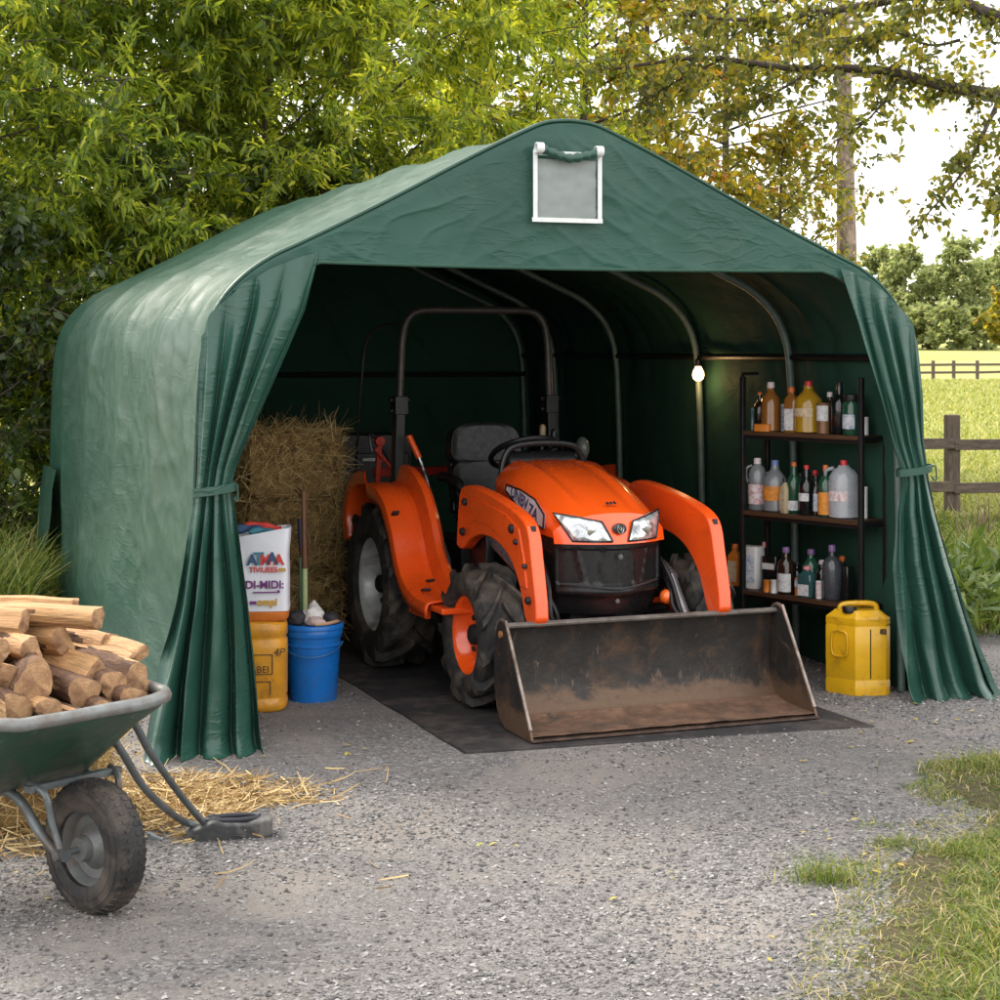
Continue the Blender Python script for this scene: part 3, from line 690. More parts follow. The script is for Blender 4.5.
# fenders and foot platforms
FP = smooth_path([(2.44, 0, .64), (2.47, 0, .78), (2.38, 0, .91), (2.22, 0, .955), (1.98, 0, .955), (1.80, 0, .885), (1.68, 0, .76), (1.59, 0, .62), (1.49, 0, .52), (1.33, 0, .468), (1.12, 0, .455)], 5)
for s in (-1, 1):
    m = MB(); rows = []
    for i, p in enumerate(FP):
        t = (FP[min(i+1, len(FP)-1)]-FP[max(i-1, 0)]).normalized(); n = Vector((0, t.z, -t.x)) if False else Vector((t.z, 0, -t.x)); n = n if n.z > 0 or n.x < 0 else -n
        n = Vector((-t.z, 0, t.x)); n = n if (n.z > .05 or n.x < 0) else -n
        f = min(1, max(0, (len(FP)-1-i)/10)); row = []
        for x, d in ((.735, -.07), (.738, -.03), (.730, -.006), (.715, 0), (.66, .006), (.60, 0), (.572, .012), (.560, .05*f+.012), (.548, .082*f+.012), (.52, .086*f+.012), (.500, .07*f+.012), (.494, -.02)):
            row.append((s*x, p.x+n.x*d*(-1 if False else 1), p.z+n.z*d))
        rows.append(row)
    m.grid(rows); fd = m.build('fender', ORANGE_WORN, tr, sharp=24, solid=.010)
    m = MB(); m.grid([[(s*.497, lerp(1.45, 2.42, i/8), lerp(.45, lerp(.62, .96, min(1, i/3)), j/4)) for j in range(5)] for i in range(9)]); m.build('inner_panel', DULLBLACK, fd, solid=.01)
    m = MB(); m.box((s*.53, 1.18, .43), (.36, .40, .03)); m.box((s*.70, 1.33, .40), (.03, .26, .07)); m.build('foot_step', ORANGE_WORN, tr, bevel=.008)
    m = MB()
    for x, y, z, w_ in ((.70, 1.72, .835, .05), (.60, 1.47, .515, .06), (.66, 1.36, .485, .07)): m.box((s*x, y, z), (.012+w_*.5, .05, .012), (R(-35 if y > 1.6 else -20), 0, 0))
    m.build('fender_bracket', DULLBLACK, fd, bevel=.004)
m = MB(); m.box((0, 1.32, .435), (.70, .42, .03)); m.build('floor_mat', DULLBLACK, tr, bevel=.006)
# dashboard, wheel
m = MB(); m.prism([(1.40, .60), (1.40, 1.09), (1.43, 1.15), (1.50, 1.16), (1.56, 1.10), (1.56, .60)], -.20, .20, 'x'); db = m.build('dashboard', BLACKPLASTIC, tr, bevel=.03, seg=4)
m = MB(); m.tube(smooth_path([(-.235, 1.42, 1.03), (-.215, 1.42, 1.13), (-.16, 1.42, 1.185), (0, 1.42, 1.20), (.16, 1.42, 1.185), (.215, 1.42, 1.13), (.235, 1.42, 1.03)], 6), .016, 8); m.build('cowl_rim', BLACKPLASTIC, db)
m = MB(); c = Vector((0, 1.66, 1.135)); Rm = Matrix.Rotation(R(-28), 3, 'X')
m.tube([c+Rm @ Vector((.185*math.cos(a*PI/18), .185*math.sin(a*PI/18), 0)) for a in range(37)], .0155, 8, False)
for a in (90, 210, 330): m.tube([c+Rm @ Vector((0, 0, -.03)), c+Rm @ Vector((.18*math.cos(R(a)), .18*math.sin(R(a)), 0))], .009, 6)
m.ball(tuple(c+Rm @ Vector((0, 0, -.02))), .035, 12, 8); m.tube([c+Rm @ Vector((0, 0, -.03)), (0, 1.52, .98)], .02, 8); m.build('steering_wheel', BLACKPLASTIC, tr)
# seat
st = holder('seat', tr); st.location = (-.03, 0, 0)
def pad(name, cz, cy, hw, hh, th, tilt, waist=0):
    m = MB(); P = []
    for i in range(25):
        u = -1+2*i/24; row = []
        for j in range(33):
            a = 2*PI*j/32; cx_, sz_ = math.cos(a), math.sin(a)
            q = 3.4; rx = math.copysign(abs(cx_)**(2/q), cx_); rz = math.copysign(abs(sz_)**(2/q), sz_)
            sc = max(0, 1-abs(u)**5)**.5
            bolster = .035*abs(rx*sc)**2.5*(1 if u < 0 else 0)
            row.append((rx*hw*(.80+.20*sc)*(1+waist*rz), u*th*.5-bolster*(u < .2), rz*hh*(.82+.18*sc)))
        P.append(row)
    m.grid(P); m.add(P[0], [tuple(range(32))]); m.add(P[-1], [tuple(range(32))])
    Mx = Matrix.Translation((0, cy, cz)) @ Matrix.Rotation(tilt, 4, 'X'); m.v = [tuple(Mx @ Vector(v)) for v in m.v]
    return m.build(name, GREYVINYL, st, sharp=60)
pad('head_pad', 1.155, 2.225, .205, .118, .12, R(-10), -.08); pad('back_pad', .94, 2.185, .20, .14, .12, R(-12), .06)
pad('cushion', .80, 1.97, .215, .20, .14, R(80))
m = MB(); m.box((0, 2.27, .98), (.36, .05, .42), (R(-10), 0, 0)); m.box((0, 2.02, .70), (.30, .34, .12)); m.build('seat_shell', BLACKPLASTIC, st, bevel=.02)
for s in (-1, 1):
    m = MB(); m.tube(smooth_path([(s*.235, 2.24, .98), (s*.245, 2.10, .985), (s*.245, 1.94, .97), (s*.24, 1.90, .93)], 5), .026, 10); m.build('armrest', BLACKPLASTIC, st)
# roll bar
rb = holder('roll_bar', tr)
for s in (-1, 1):
    m = MB(); m.box((s*.46, 2.40, 1.09), (.058, .075, .56), (0, R(-1.5*s), 0)); m.build('lower_post', BLACKMETAL, rb, bevel=.008)
    m = MB(); m.box((s*.452, 2.40, 1.37), (.075, .095, .10)); m.lathe([(.016, -.06), (.016, .06)], 10, (s*.452, 2.40, 1.40), 'x'); m.lathe([(.012, -.055), (.012, .055)], 10, (s*.452, 2.40, 1.34), 'x'); m.build('hinge', BLACKMETAL, rb, bevel=.004)
    m = MB(); m.box((s*.46, 2.40, .80), (.14, .16, .05)); m.box((s*.44, 2.36, .62), (.05, .10, .40)); m.build('bar_foot', BLACKMETAL, rb, bevel=.006)
m = MB(); m.tube(smooth_path([(-.452, 2.40, 1.38), (-.445, 2.40, 1.55), (-.435, 2.40, 1.74), (-.405, 2.40, 1.845), (-.33, 2.40, 1.895), (-.15, 2.40, 1.90), (.15, 2.40, 1.90), (.33, 2.40, 1.895), (.405, 2.40, 1.845), (.435, 2.40, 1.74), (.445, 2.40, 1.55), (.452, 2.40, 1.38)], 5), .022, 12); m.build('upper_hoop', M('worn_hoop', (.055, .048, .045), .42, .3, .3, 8, .06, 60, dirt=((.14, .10, .08), .2, 9)), rb)
# levers
for x, y, z, h, mt in ((.235, 2.02, .92, .40, CHROME), (.315, 2.05, .92, .36, CHROME), (.285, 1.8, .80, .26, BLACKMETAL)):
    m = MB(); m.tube([(x, y, z-.15), (x+.005, y-.02, z+h*.7)], .009, 8); lv = m.build('control_lever', mt, tr)
    m = MB(); m.lathe([(.012, 0), (.018, .03), (.017, .07), (.010, .085), (.0001, .087)], 12, (x+.005, y-.02, z+h*.66), 'z'); m.build('lever_knob', M('knob_tan', (.30, .22, .13), .4) if x < .24 else BLACKPLASTIC, lv)
RED = M('red_paint', (.42, .028, .012), .35, 0, .15, 8)
m = MB(); m.tube(smooth_path([(-.36, 2.16, .93), (-.385, 2.22, 1.06), (-.43, 2.27, 1.19)], 4), [.012]*9, 8); lv = m.build('control_lever', CHROME, tr)
m = MB(); m.tube([(-.392, 2.232, 1.085), (-.437, 2.277, 1.205)], .017, 10); m.build('lever_grip', ORANGE, lv)
# rear linkage frame: red brackets and grey plastic tool box behind the seat
m = MB(); m.bar((-.50, 2.66, .86), (-.485, 2.66, 1.17), .035, .03); m.bar((-.52, 2.63, 1.12), (-.40, 2.63, .98), .022, .022); m.lathe([(.030, 2.63), (.030, 2.68)], 14, (-.485, 0, 1.16), 'y'); m.box((-.2, 2.72, .98), (.60, .05, .05)); m.box((.1, 2.72, .98), (.70, .05, .05)); m.build('rear_linkage', RED, tr, bevel=.006)
m = MB(); m.tube(smooth_path([(-.52, 2.68, 1.10), (-.53, 2.70, 1.20), (-.47, 2.70, 1.14), (-.40, 2.66, 1.0)], 5), .009, 6); m.build('rear_hose', BLACKPLASTIC, tr)
m = MB(); m.ball((.50, 2.05, 1.13), .065, 14, 8, (.6, .8, 1.0)); m.tube([(.50, 2.05, 1.08), (.48, 2.10, .96)], .012, 8); m.build('side_lamp', M('lamp_grey', (.10, .11, .09), .3), tr)
# mat under the tractor
m = MB()
fl, fr = ground(466, 757), ground(874, 731)
wv = Vector((-math.sin(TT), math.cos(TT))); lb = Vector(fl)+wv*3.3; rb_ = Vector(fr)+wv*3.3
poly = []
for a, b in ((fl, fr), (fr, tuple(rb_)), (tuple(rb_), tuple(lb)), (tuple(lb), fl)):
    for k in range(12): poly.append((lerp(a[0], b[0], k/12)+.008*nz(k*.9, a[0]), lerp(a[1], b[1], k/12)+.012*nz(k*.7, b[1])))
m.prism(poly, -.004, .0235, 'z'); tag(m.build('rubber_mat', RUBBERMAT, bevel=.003), 'black rubber ground mat lying under the orange tractor', 'floor mat')
tr.location.z = .0235
# ------------------------------------------------------------------ strands (straw, hay)
STRAW = islandmat('straw', [(0, (.20, .12, .045)), (.4, (.38, .25, .10)), (.75, (.55, .39, .17)), (1, (.68, .52, .27))], .7)
HAY = islandmat('hay', [(0, (.28, .17, .055)), (.4, (.56, .37, .13)), (.75, (.72, .51, .21)), (1, (.78, .62, .34))], .75)
def strands(P, D, Ln, wd, bend, up=None):
    """P base points, D directions: flat bent ribbons of 3 quads each -> V, F"""
    n = len(P); D = D/np.linalg.norm(D, axis=1, keepdims=True)
    s = np.cross(D, rng.normal(size=(n, 3))); s /= np.linalg.norm(s, axis=1, keepdims=True)
    b = np.cross(D, s); V = []
    for t, w in ((0, 1), (.33, 1), (.67, .9), (1, .5)):
        c = P+D*(Ln*t)[:, None]+b*(bend*Ln*(t*t-t*.3))[:, None]
        V += [c-s*(wd*w/2)[:, None], c+s*(wd*w/2)[:, None]]
    V = np.stack(V, 1); T = np.array([(0, 1, 3, 2), (2, 3, 5, 4), (4, 5, 7, 6)])
    return V.reshape(-1, 3), (T[None]+8*np.arange(n)[:, None, None]).reshape(-1, 4)
HAYCORE = M('hay_core', (.34, .215, .085), .9, 0, .45, 22, .9, 55, dirt=((.05, .03, .012), .4, 14))
def bale(label, loc, rz, sz, n, mat, core, group=None, lean=0):
    x, y, z = sz
    m = MB(); q = 16; faces = []
    def skin(u, v, face):
        a, b = (u-.5), (v-.5)
        p = {0: (a*x, -.5*y, v*z), 1: (a*x, .5*y, v*z), 2: (-.5*x, a*y, v*z), 3: (.5*x, a*y, v*z), 4: (a*x, b*y, z), 5: (a*x, b*y, 0)}[face]
        p = Vector(p); c = Vector((0, 0, z/2)); d = p-c
        k = max(abs(d.x)/(x/2), abs(d.y)/(y/2), abs(d.z)/(z/2)); r = 1-.035*((abs(d.x)/(x/2))**4*(abs(d.y)/(y/2))**4+(abs(d.x)/(x/2))**4*(abs(d.z)/(z/2))**4+(abs(d.z)/(z/2))**4*(abs(d.y)/(y/2))**4)
        groove = 1-.04*math.exp(-((abs(d.x)-x*.22)/.012)**2)
        return c+d*r*groove*(.965+.04*nz(p.x*9+loc[0], p.y*9, p.z*9))
    for fc in range(6): m.grid([[skin(i/q, j/q, fc) for j in range(q+1)] for i in range(q+1)])
    V0 = np.array(m.v); 
    fcs = rng.integers(0, 5, n); uv = rng.random((n, 2)); P = np.array([skin(a, b, f) for (a, b), f in zip(uv, fcs)])
    NRM = np.array([(0, -1, 0), (0, 1, 0), (-1, 0, 0), (1, 0, 0), (0, 0, 1)], float)[fcs]
    D = rng.normal(size=(n, 3)); D -= NRM*(D*NRM).sum(1)[:, None]*.85; D[:, 2] -= .25*np.linalg.norm(D, axis=1)*(fcs < 4); D += NRM*np.abs(rng.normal(size=n))[:, None]*.28
    L_ = .04+.14*rng.random(n)**1.5; V, F = strands(P+NRM*.002, D, L_, .0022+.003*rng.random(n), rng.normal(size=n)*.5)
    Vall = np.concatenate([V0, V]); Fall = np.concatenate([np.array(m.f), F+len(V0)])
    o = np_mesh('hay_bale', Vall, Fall, [core, mat]); mi = np.zeros(len(Fall), np.int32); mi[len(m.f):] = 1
    o.data.polygons.foreach_set('material_index', mi); o.location = loc; o.rotation_euler = (lean, 0, rz)
    return tag(o, label, 'hay bale', group)
hx, hy = (288-500)*10.55/1800, 10.55
def bl(dx, dy, z): return (hx+dx, hy+dy, z)
G = 'hay bales stacked inside the tent'
bale('brown hay bale forming the lit top of the stack beside the rear tyre', bl(0, 0, .835), R(17), (.55, .42, .40), 3600, HAY, HAYCORE, G)
bale('brown hay bale in the middle of the front stack, behind the tool handles', bl(-.015, .01, .42), R(19), (.56, .43, .42), 3600, HAY, HAYCORE, G)
bale('lowest hay bale of the front stack, hidden partly by the blue bucket', bl(.01, 0, .01), R(18), (.56, .44, .41), 2400, HAY, HAYCORE, G)
bale('darker hay bale at the back, upper one beside the left curtain', bl(-.52, .30, .62), R(25), (.62, .42, .40), 2200, HAY, HAYCORE, G)
bale('darker hay bale at the back, lower one behind the yellow jug', bl(-.50, .28, .21), R(21), (.62, .42, .41), 1500, HAY, HAYCORE, G)
bx, by = ground(60, 842)
STRAWCORE = M('straw_core', (.24, .15, .055), .9, 0, .4, 22, .9, 55, dirt=((.10, .06, .02), .35, 14))
bale('golden straw bale lying on the gravel behind the wheelbarrow wheel', (bx-.34, by+.20, 0), R(8), (.92, .40, .33), 3400, STRAW, STRAWCORE)
# loose straw on the ground
n = 2600; P = []
while len(P) < n:
    px, row = random.gauss(195, 62), random.gauss(808, 16)
    if not (100 < px < 340 and 778 < row < 846): continue
    if px > 250 and abs(row-795) > 14: continue
    x, y = ground(px, row); P.append((x, y, zg(x, y)+.003+.020*random.random()**2*max(0, 1-((px-185)/95)**2)))
for _ in range(50):
    px, row = random.uniform(0, 420), random.uniform(770, 900); x, y = ground(px, row); P.append((x, y, zg(x, y)+.006))
for _ in range(700):
    px, row = random.uniform(-40, 110), random.uniform(800, 862); x, y = ground(px, row); P.append((x, y, zg(x, y)+.004+.03*random.random()**2))
P = np.array(P); n = len(P); D = rng.normal(size=(n, 3)); D[:, 2] = np.abs(D[:, 2])*.07
V, F = strands(P, D, .04+.11*rng.random(n), .003+.0035*rng.random(n), rng.normal(size=n)*.35)
V[:, 2] = np.maximum(V[:, 2], .010)
kind(np_mesh('loose_straw', V, F, STRAW), 'stuff')

# ------------------------------------------------------------------ jug, sack, bucket at the left
YJUG = M('amber_plastic', (.60, .27, .020), .35, 0, .18, 7, .05, 50, dirt=((.30, .13, .03), .22, 9)); INK = M('dark_ink', (.06, .035, .02), .6)
SACK = M('white_sack', (.66, .67, .72), .55, 0, .05, 9, .12, 18)
def rounded(w, d, n=40, q=3.4): return [(math.copysign(abs(math.cos(2*PI*k/n))**(2/q), math.cos(2*PI*k/n))*w/2, math.copysign(abs(math.sin(2*PI*k/n))**(2/q), math.sin(2*PI*k/n))*d/2) for k in range(n)]
def stack_rings(m, rings, n=40, q=3.2):     # rings: (z, width, depth)
    P = [[(x, y, z) for x, y in rounded(w, d, n, q)] for z, w, d in rings]
    m.grid(P, wrap=True); m.add(P[0], [tuple(range(n-1, -1, -1))]); m.add(P[-1], [tuple(range(n))])
jx, jy = ground(258, 716); jy += .12; jx -= .005
jug = thing('plastic_drum', 'amber yellow square plastic drum with dark stencilled marks standing beside the blue bucket', 'drum', (jx, jy, .01), R(6))
m = MB(); stack_rings(m, [(0, .20, .20), (.012, .245, .245), (.03, .256, .256), (.055, .258, .258), (.062, .246, .246), (.075, .246, .246), (.085, .256, .256), (.30, .258, .258), (.33, .256, .256), (.338, .244, .244), (.352, .244, .244), (.362, .258, .258), (.40, .256, .256), (.418, .24, .24), (.425, .19, .19)]); m.build('drum_body', YJUG, jug, sharp=50)
m = MB()
for a, b in (((-.07, .275), (.06, .275)), ((.06, .275), (.06, .185)), ((.06, .185), (-.07, .185)), ((-.07, .185), (-.07, .275)), ((-.06, .15), (.05, .15)), ((-.06, .15), (-.06, .10)), ((.05, .15), (.05, .09))): m.bar((a[0], -.1295, a[1]), (b[0], -.1295, b[1]), .004, .0035)
m.build('stencil_frame', INK, jug)
FRONT = Matrix(((1, 0, 0, 0), (0, 0, -1, 0), (0, 1, 0, 0), (0, 0, 0, 1)))
def at(x, y, z): return Matrix.Translation((x, y, z)) @ FRONT
text_mesh('stencil_lettering', 'JABEI', .045, INK, jug, at(-.005, -.1296, .205)); text_mesh('stencil_lettering', '4P', .05, INK, jug, at(.088, -.1296, .285), shear=.2)
sk = thing('printed_sack', 'white printed feed sack with red and blue lettering standing on the amber drum', 'sack', (jx+.008, jy+.01, .437), R(4))
m = MB(); ORB = M('orange_base', (.55, .15, .02), .5, 0, .2, 9)
m.mi = 1; stack_rings(m, [(0, .235, .21), (.01, .25, .225), (.045, .252, .226)], 60, 6); m.mi = 0
rings = []
for j in range(26):
    t = j/25; z = .046+.365*t; rings.append([(x*(1-.03*math.sin(PI*t))+.006*nz(z*9, x*6, 1), y*(1-.10*t**3)+.008*nz(x*9, z*7, y*9), z+.022*(x/.12)*t*t+.006*nz(x*12, y*9)*t) for x, y in rounded(.262, .232, 60, 7)])
m.grid(rings, wrap=True); m.build('sack_body', [SACK, ORB], sk, sharp=55)
PRINT_R = M('red_print', (.55, .045, .035), .6); PRINT_B = M('blue_print', (.035, .08, .17), .6); PRINT_P = M('purple_print', (.16, .03, .16), .6); PRINT_O = M('ochre_print', (.50, .28, .03), .6); TEAL = M('teal_print', (.05, .20, .26), .6)
yy = -.1235
for k, (t, mt) in enumerate(zip('ATMAA', (PRINT_B, TEAL, PRINT_R, PRINT_B, PRINT_R))): text_mesh('sack_lettering', t, .066+.010*(k % 2), mt, sk, at(-.040+.031*k, yy, .285+.006*(k % 2)), bold=.003)
text_mesh('sack_lettering', 'TIVIUEES', .034, PRINT_R, sk, at(.012, yy-.0003, .240), bold=.001)
text_mesh('sack_lettering', 'em', .028, PRINT_O, sk, at(.098, yy-.0003, .242), bold=.002)
text_mesh('sack_lettering', 'DI-MIDI:', .050, PRINT_P, sk, at(.018, yy, .170), bold=.0015); text_mesh('sack_lettering', 'ompi', .046, PRINT_O, sk, at(.030, yy, .090), bold=.002)
m = MB(); m.box((.02, yy-.0005, .136), (.11, .003, .006)); m.box((.082, yy-.0005, .139), (.014, .003, .012)); m.box((-.035, yy-.0005, .088), (.03, .003, .014)); m.build('print_bar', PRINT_P, sk)
# rolled coloured cloths at the mouth of the sack
m = MB()
for mi, (dx, dy, dz, r_, rz) in enumerate(((-.07, -.02, .415, .020, 0), (-.03, .0, .428, .018, .1), (.0, -.045, .408, .014, -.1))):
    m.mi = mi; m.tube(smooth_path([(dx-.06, dy, dz), (dx, dy+.01, dz+.008), (dx+.06, dy+rz*.1, dz-.002), (dx+.12, dy+.01, dz-.018)], 5), [r_*.7]+[r_*(1+.2*math.sin(i)) for i in range(14)]+[r_*.5], 9)
tag(m.build('folded_cloth', [PRINT_B, PRINT_R, TEAL]), 'rolled red and teal cloths lying across the mouth of the white sack', 'cloth').parent = None
cl = bpy.data.objects['folded_cloth']; cl.matrix_world = Matrix.Translation((jx+.008, jy+.01, .437)) @ Matrix.Rotation(R(4), 4, 'Z')
BLUE = M('blue_plastic', (.008, .13, .45), .32, 0, .12, 6, .04, 40, dirt=((.05, .10, .18), .15, 8))
ux, uy = ground(310.5, 707); uy += .13
bu = thing('plastic_bucket', 'bright blue lidded plastic bucket with wire handle standing on the gravel', 'bucket', (ux, uy, .008))
m = MB(); m.lathe([(.0001, .004), (.108, .004), (.112, .0), (.114, .006), (.130, .27), (.136, .272), (.136, .280), (.131, .284), (.134, .315), (.140, .317), (.142, .325), (.142, .352), (.138, .358)], 44); m.build('bucket_body', BLUE, bu)
m = MB(); m.lathe([(.138, .352), (.147, .352), (.148, .360), (.144, .372), (.138, .376), (.130, .370), (.0001, .368)], 44); m.build('bucket_lid', BLUE, bu)
m = MB(); m.tube([(.141*math.cos(PI+PI*i/20), .150*math.sin(PI+PI*i/20), .285-.055*math.sin(PI*i/20)) for i in range(21)], .003, 6); m.build('wire_handle', M('blue_wire', (.03, .12, .3), .4), bu)
CL_W = M('white_cloth', (.60, .58, .56), .8, 0, .1, 20, .3, 40); CL_D = M('dark_glove', (.022, .020, .022), .7, 0, .3, 20, .3, 60); CL_T = M('tan_leather', (.42, .25, .15), .6, 0, .2, 14, .2, 60)
def crumple(name, label, cat, x, y, z, sx, sy, sz, seed, mat, rz=0):
    m = MB(); P = []
    for i in range(17):
        ph = PI*i/16; row = []
        for j in range(26):
            a = 2*PI*j/26; d = Vector((math.sin(ph)*math.cos(a), math.sin(ph)*math.sin(a), math.cos(ph)))
            k = 1+.28*nz(d.x*1.7+seed, d.y*1.7, d.z*1.7)+.16*ridged(d.x*3.1+seed, d.y*3.1, d.z*3.1)**3
            row.append((d.x*sx*k, d.y*sy*k, max(d.z*sz*k, -sz*.55)))
        P.append(row)
    m.grid(P, wrap=True); o = m.build(name, mat, sharp=0); o.location = (x, y, z+sz*.55); o.rotation_euler.z = rz; return tag(o, label, cat)
crumple('cloth_rag', 'crumpled white rag heaped on the lid of the blue bucket', 'rag', ux+.0, uy-.02, .383, .055, .045, .050, 3.1, CL_W, .4)
crumple('cloth_rag', 'small pale pink rag draped at the front of the bucket lid', 'rag', ux+.022, uy-.085, .383, .046, .030, .024, 8.2, M('pink_cloth', (.48, .36, .34), .8, 0, .1, 20, .3, 40), -.3)
crumple('work_glove', 'dark work glove lying on the left of the bucket lid', 'glove', ux-.075, uy-.04, .383, .046, .040, .040, 5.5, CL_D, .2)
crumple('work_glove', 'black work glove lying on the right of the bucket lid', 'glove', ux+.085, uy+.0, .383, .040, .042, .032, 6.9, CL_D, -.5)
m = MB(); m.tube(smooth_path([(.02, -.118, .390), (.07, -.105, .392), (.112, -.07, .397), (.122, -.02, .392)], 5), .0085, 8); o = m.build('leather_strap', CL_T); o.location = (ux, uy, .0); tag(o, 'tan leather strap curling along the rim of the blue bucket', 'strap')
m = MB(); m.lathe([(.0001, 0), (.026, 0), (.028, .01), (.028, .07), (.020, .085), (.010, .09), (.010, .10), (.0001, .10)], 16); o = m.build('white_bottle', CL_W); o.location = (ux-.002, uy+.045, .383); tag(o, 'short white plastic bottle standing among rags on the bucket lid', 'bottle')
# long handled tools behind the bucket
GRN = M('pale_green_handle', (.36, .42, .20), .4, 0, .15, 10); DGR = M('dark_green_tool', (.015, .07, .03), .45, 0, .2, 10); WOODH = M('brown_wood_handle', (.14, .06, .03), .55, 0, .3, 6, .1, 30, stretch=(6, 6, .6))
tx, ty = (304-500)*8.9/1800, 8.95
tl = thing('garden_rake', 'upright garden tool with pale green and brown handle behind the blue bucket', 'garden tool', (tx, ty, .01), R(10))
m = MB(); m.tube([(0, -.02, .05), (0, .03, .62)], .015, 10); m.build('grip_sleeve', GRN, tl)
m = MB(); m.tube([(0, .026, .60), (-.005, .055, .98)], [.0155, .011], 10); m.lathe([(.011, .975), (.008, .99), (.0001, .992)], 8, (-.005, .055, 0)); m.build('handle', WOODH, tl)
m = MB(); m.box((-.022, .02, .35), (.010, .02, .62)); m.bar((-.16, -.02, .03), (.16, -.02, .03), .02, .02)
for k in range(9): m.bar((-.15+.0375*k, -.02, .03), (-.15+.0375*k, -.05, -.005), .006, .006)
m.build('rake_head', DGR, tl)
t2 = thing('hand_hoe', 'thin dark red handled hoe leaning on the hay behind the bucket', 'garden tool', ((297-500)*9.0/1800, 9.02, .01), R(-12))
m = MB(); m.tube([(0, 0, .03), (.012, .03, .62), (0, .05, .72)], .0085, 8); m.build('handle', M('dark_red_handle', (.10, .018, .016), .4, 0, .3, 9), t2)
m = MB(); m.tube([(.004, .046, .68), (-.004, .05, .84)], [.012, .015], 8); m.build('grip', M('violet_grip', (.05, .045, .09), .5), t2)
m = MB(); m.box((0, -.02, .02), (.12, .06, .008), (R(20), 0, 0)); m.build('hoe_blade', BLACKMETAL, t2)
# dark things at the rear left of the tent
dw = thing('drawer_unit', 'dark grey plastic drawer unit standing behind the rear left tyre', 'drawer unit', (-.86, 11.45, .01), TH)
m = MB(); m.box((0, 0, .58), (.52, .36, 1.16)); m.build('cabinet', BLACKPLASTIC, dw, bevel=.01)
for k in range(4):
    m = MB(); m.box((0, -.19, .22+.24*k), (.46, .03, .21)); d = m.build('drawer', M('drawer_grey', (.030, .031, .034), .45, 0, .2, 9), dw, bevel=.008)
    m = MB(); m.box((0, -.213, .285+.24*k), (.16, .02, .022)); m.build('handle', SILVER if k == 3 else BLACKPLASTIC, d, bevel=.004)
hp_ = thing('push_mower', 'thin black bent mower handle rising behind the roll bar by the hay', 'mower', (-.62, 10.75, .01), R(25))
m = MB(); m.tube(smooth_path([(-.20, .25, .35), (-.22, .1, 1.0), (-.22, 0, 1.50), (-.19, 0, 1.74), (-.10, 0, 1.83), (.02, 0, 1.845)], 6), .009, 8); m.build('bent_handle', BLACKMETAL, hp_)
m = MB(); m.box((0, .25, .28), (.50, .56, .18)); m.box((0, .25, .42), (.26, .30, .14)); m.build('mower_deck', DULLBLACK, hp_, bevel=.03)
for s in (-1, 1):
    for y in (.04, .46): m = MB(); m.lathe([(.02, -.02), (.10, -.025), (.105, 0), (.10, .025), (.02, .02)], 18, (s*.27, y, .105), 'x'); m.build('wheel', TYRE, hp_)

# ------------------------------------------------------------------ bulb on the wall
LX, LY, LZ = .5*0+2.56*0, 0, 0
pw = Vector((-1.31, 7.59, 0))+Matrix.Rotation(TH, 3, 'Z') @ Vector((3.465, 2.13, 1.565))
lamp = thing('hanging_lamp', 'small lit warm light bulb hanging from a frame tube', 'lamp', tuple(pw), TH)
def emit(name, col, s):
    m, nt = nodes(name); o = N(nt, 'ShaderNodeOutputMaterial'); e = N(nt, 'ShaderNodeEmission'); e.inputs[0].default_value = (*col, 1); e.inputs[1].default_value = s; nt.links.new(e.outputs[0], o.inputs[0]); return m
m = MB(); m.lathe([(.0001, -.052), (.018, -.049), (.031, -.036), (.036, -.016), (.033, .004), (.022, .026), (.015, .04)], 18); m.build('bulb', emit('lit_bulb', (1, .62, .26), 4.0), lamp)
m = MB(); m.lathe([(.016, .036), (.020, .04), (.020, .075), (.008, .085), (.004, .10)], 14); m.build('socket', BLACKPLASTIC, lamp)
m = MB(); m.tube(smooth_path([(0, 0, .09), (.01, .0, .13), (.05, 0, .15), (.05, -.02, .12), (.045, -.3, .10), (.045, -.9, .105), (.045, -1.6, .095)], 6), .004, 6); m.build('cable', BLACKPLASTIC, lamp)
l = bpy.data.lights.new('bulb_light', 'POINT'); l.energy = 1.5; l.color = (1, .58, .24); l.shadow_soft_size = .04
lo = bpy.data.objects.new('bulb_light', l); COL.objects.link(lo); lo.parent = lamp; lo.location = (-.045, -.03, -.05)

# ------------------------------------------------------------------ rack of bottles
Rp, Lp = Vector((1.80, 8.97)), Vector((1.295, 9.60)); AX = math.atan2(Rp.y-Lp.y, Rp.x-Lp.x); RL = (Rp-Lp).length
rk = thing('shelf_rack', 'black metal shelf rack with three wooden boards full of bottles', 'shelf rack', (Lp.x, Lp.y, .008), AX)
SH = (.415, .838, 1.262); DEP = .19
BOARD = M('dark_shelf_board', (.045, .024, .014), .5, 0, .3, 6, .1, 30, stretch=(.6, 6, 6)); EDGE = M('shelf_edge', (.07, .034, .016), .5, 0, .3, 6, stretch=(.5, 6, 6))
for x, y, h in ((0, 0, 1.55), (RL, 0, 1.555), (0, DEP, 1.30), (RL, DEP, 1.30)):
    m = MB(); m.box((x, y, h/2), (.026, .026, h)); m.build('post', BLACKMETAL, rk, bevel=.004)
for z in SH:
    m = MB(); m.box((RL/2, DEP/2, z-.008), (RL-.03, DEP+.01, .016)); b = m.build('shelf_board', [BOARD], rk, bevel=.002)
    m = MB(); m.box((RL/2, -.006, z-.010), (RL-.028, .006, .022)); m.build('board_edge', EDGE, b)
    for y in (-.004, DEP+.004): m = MB(); m.box((RL/2, y+(.018 if y < .1 else -.0), z-.030), (RL-.026, .012, .024)); m.build('shelf_rail', BLACKMETAL, rk)
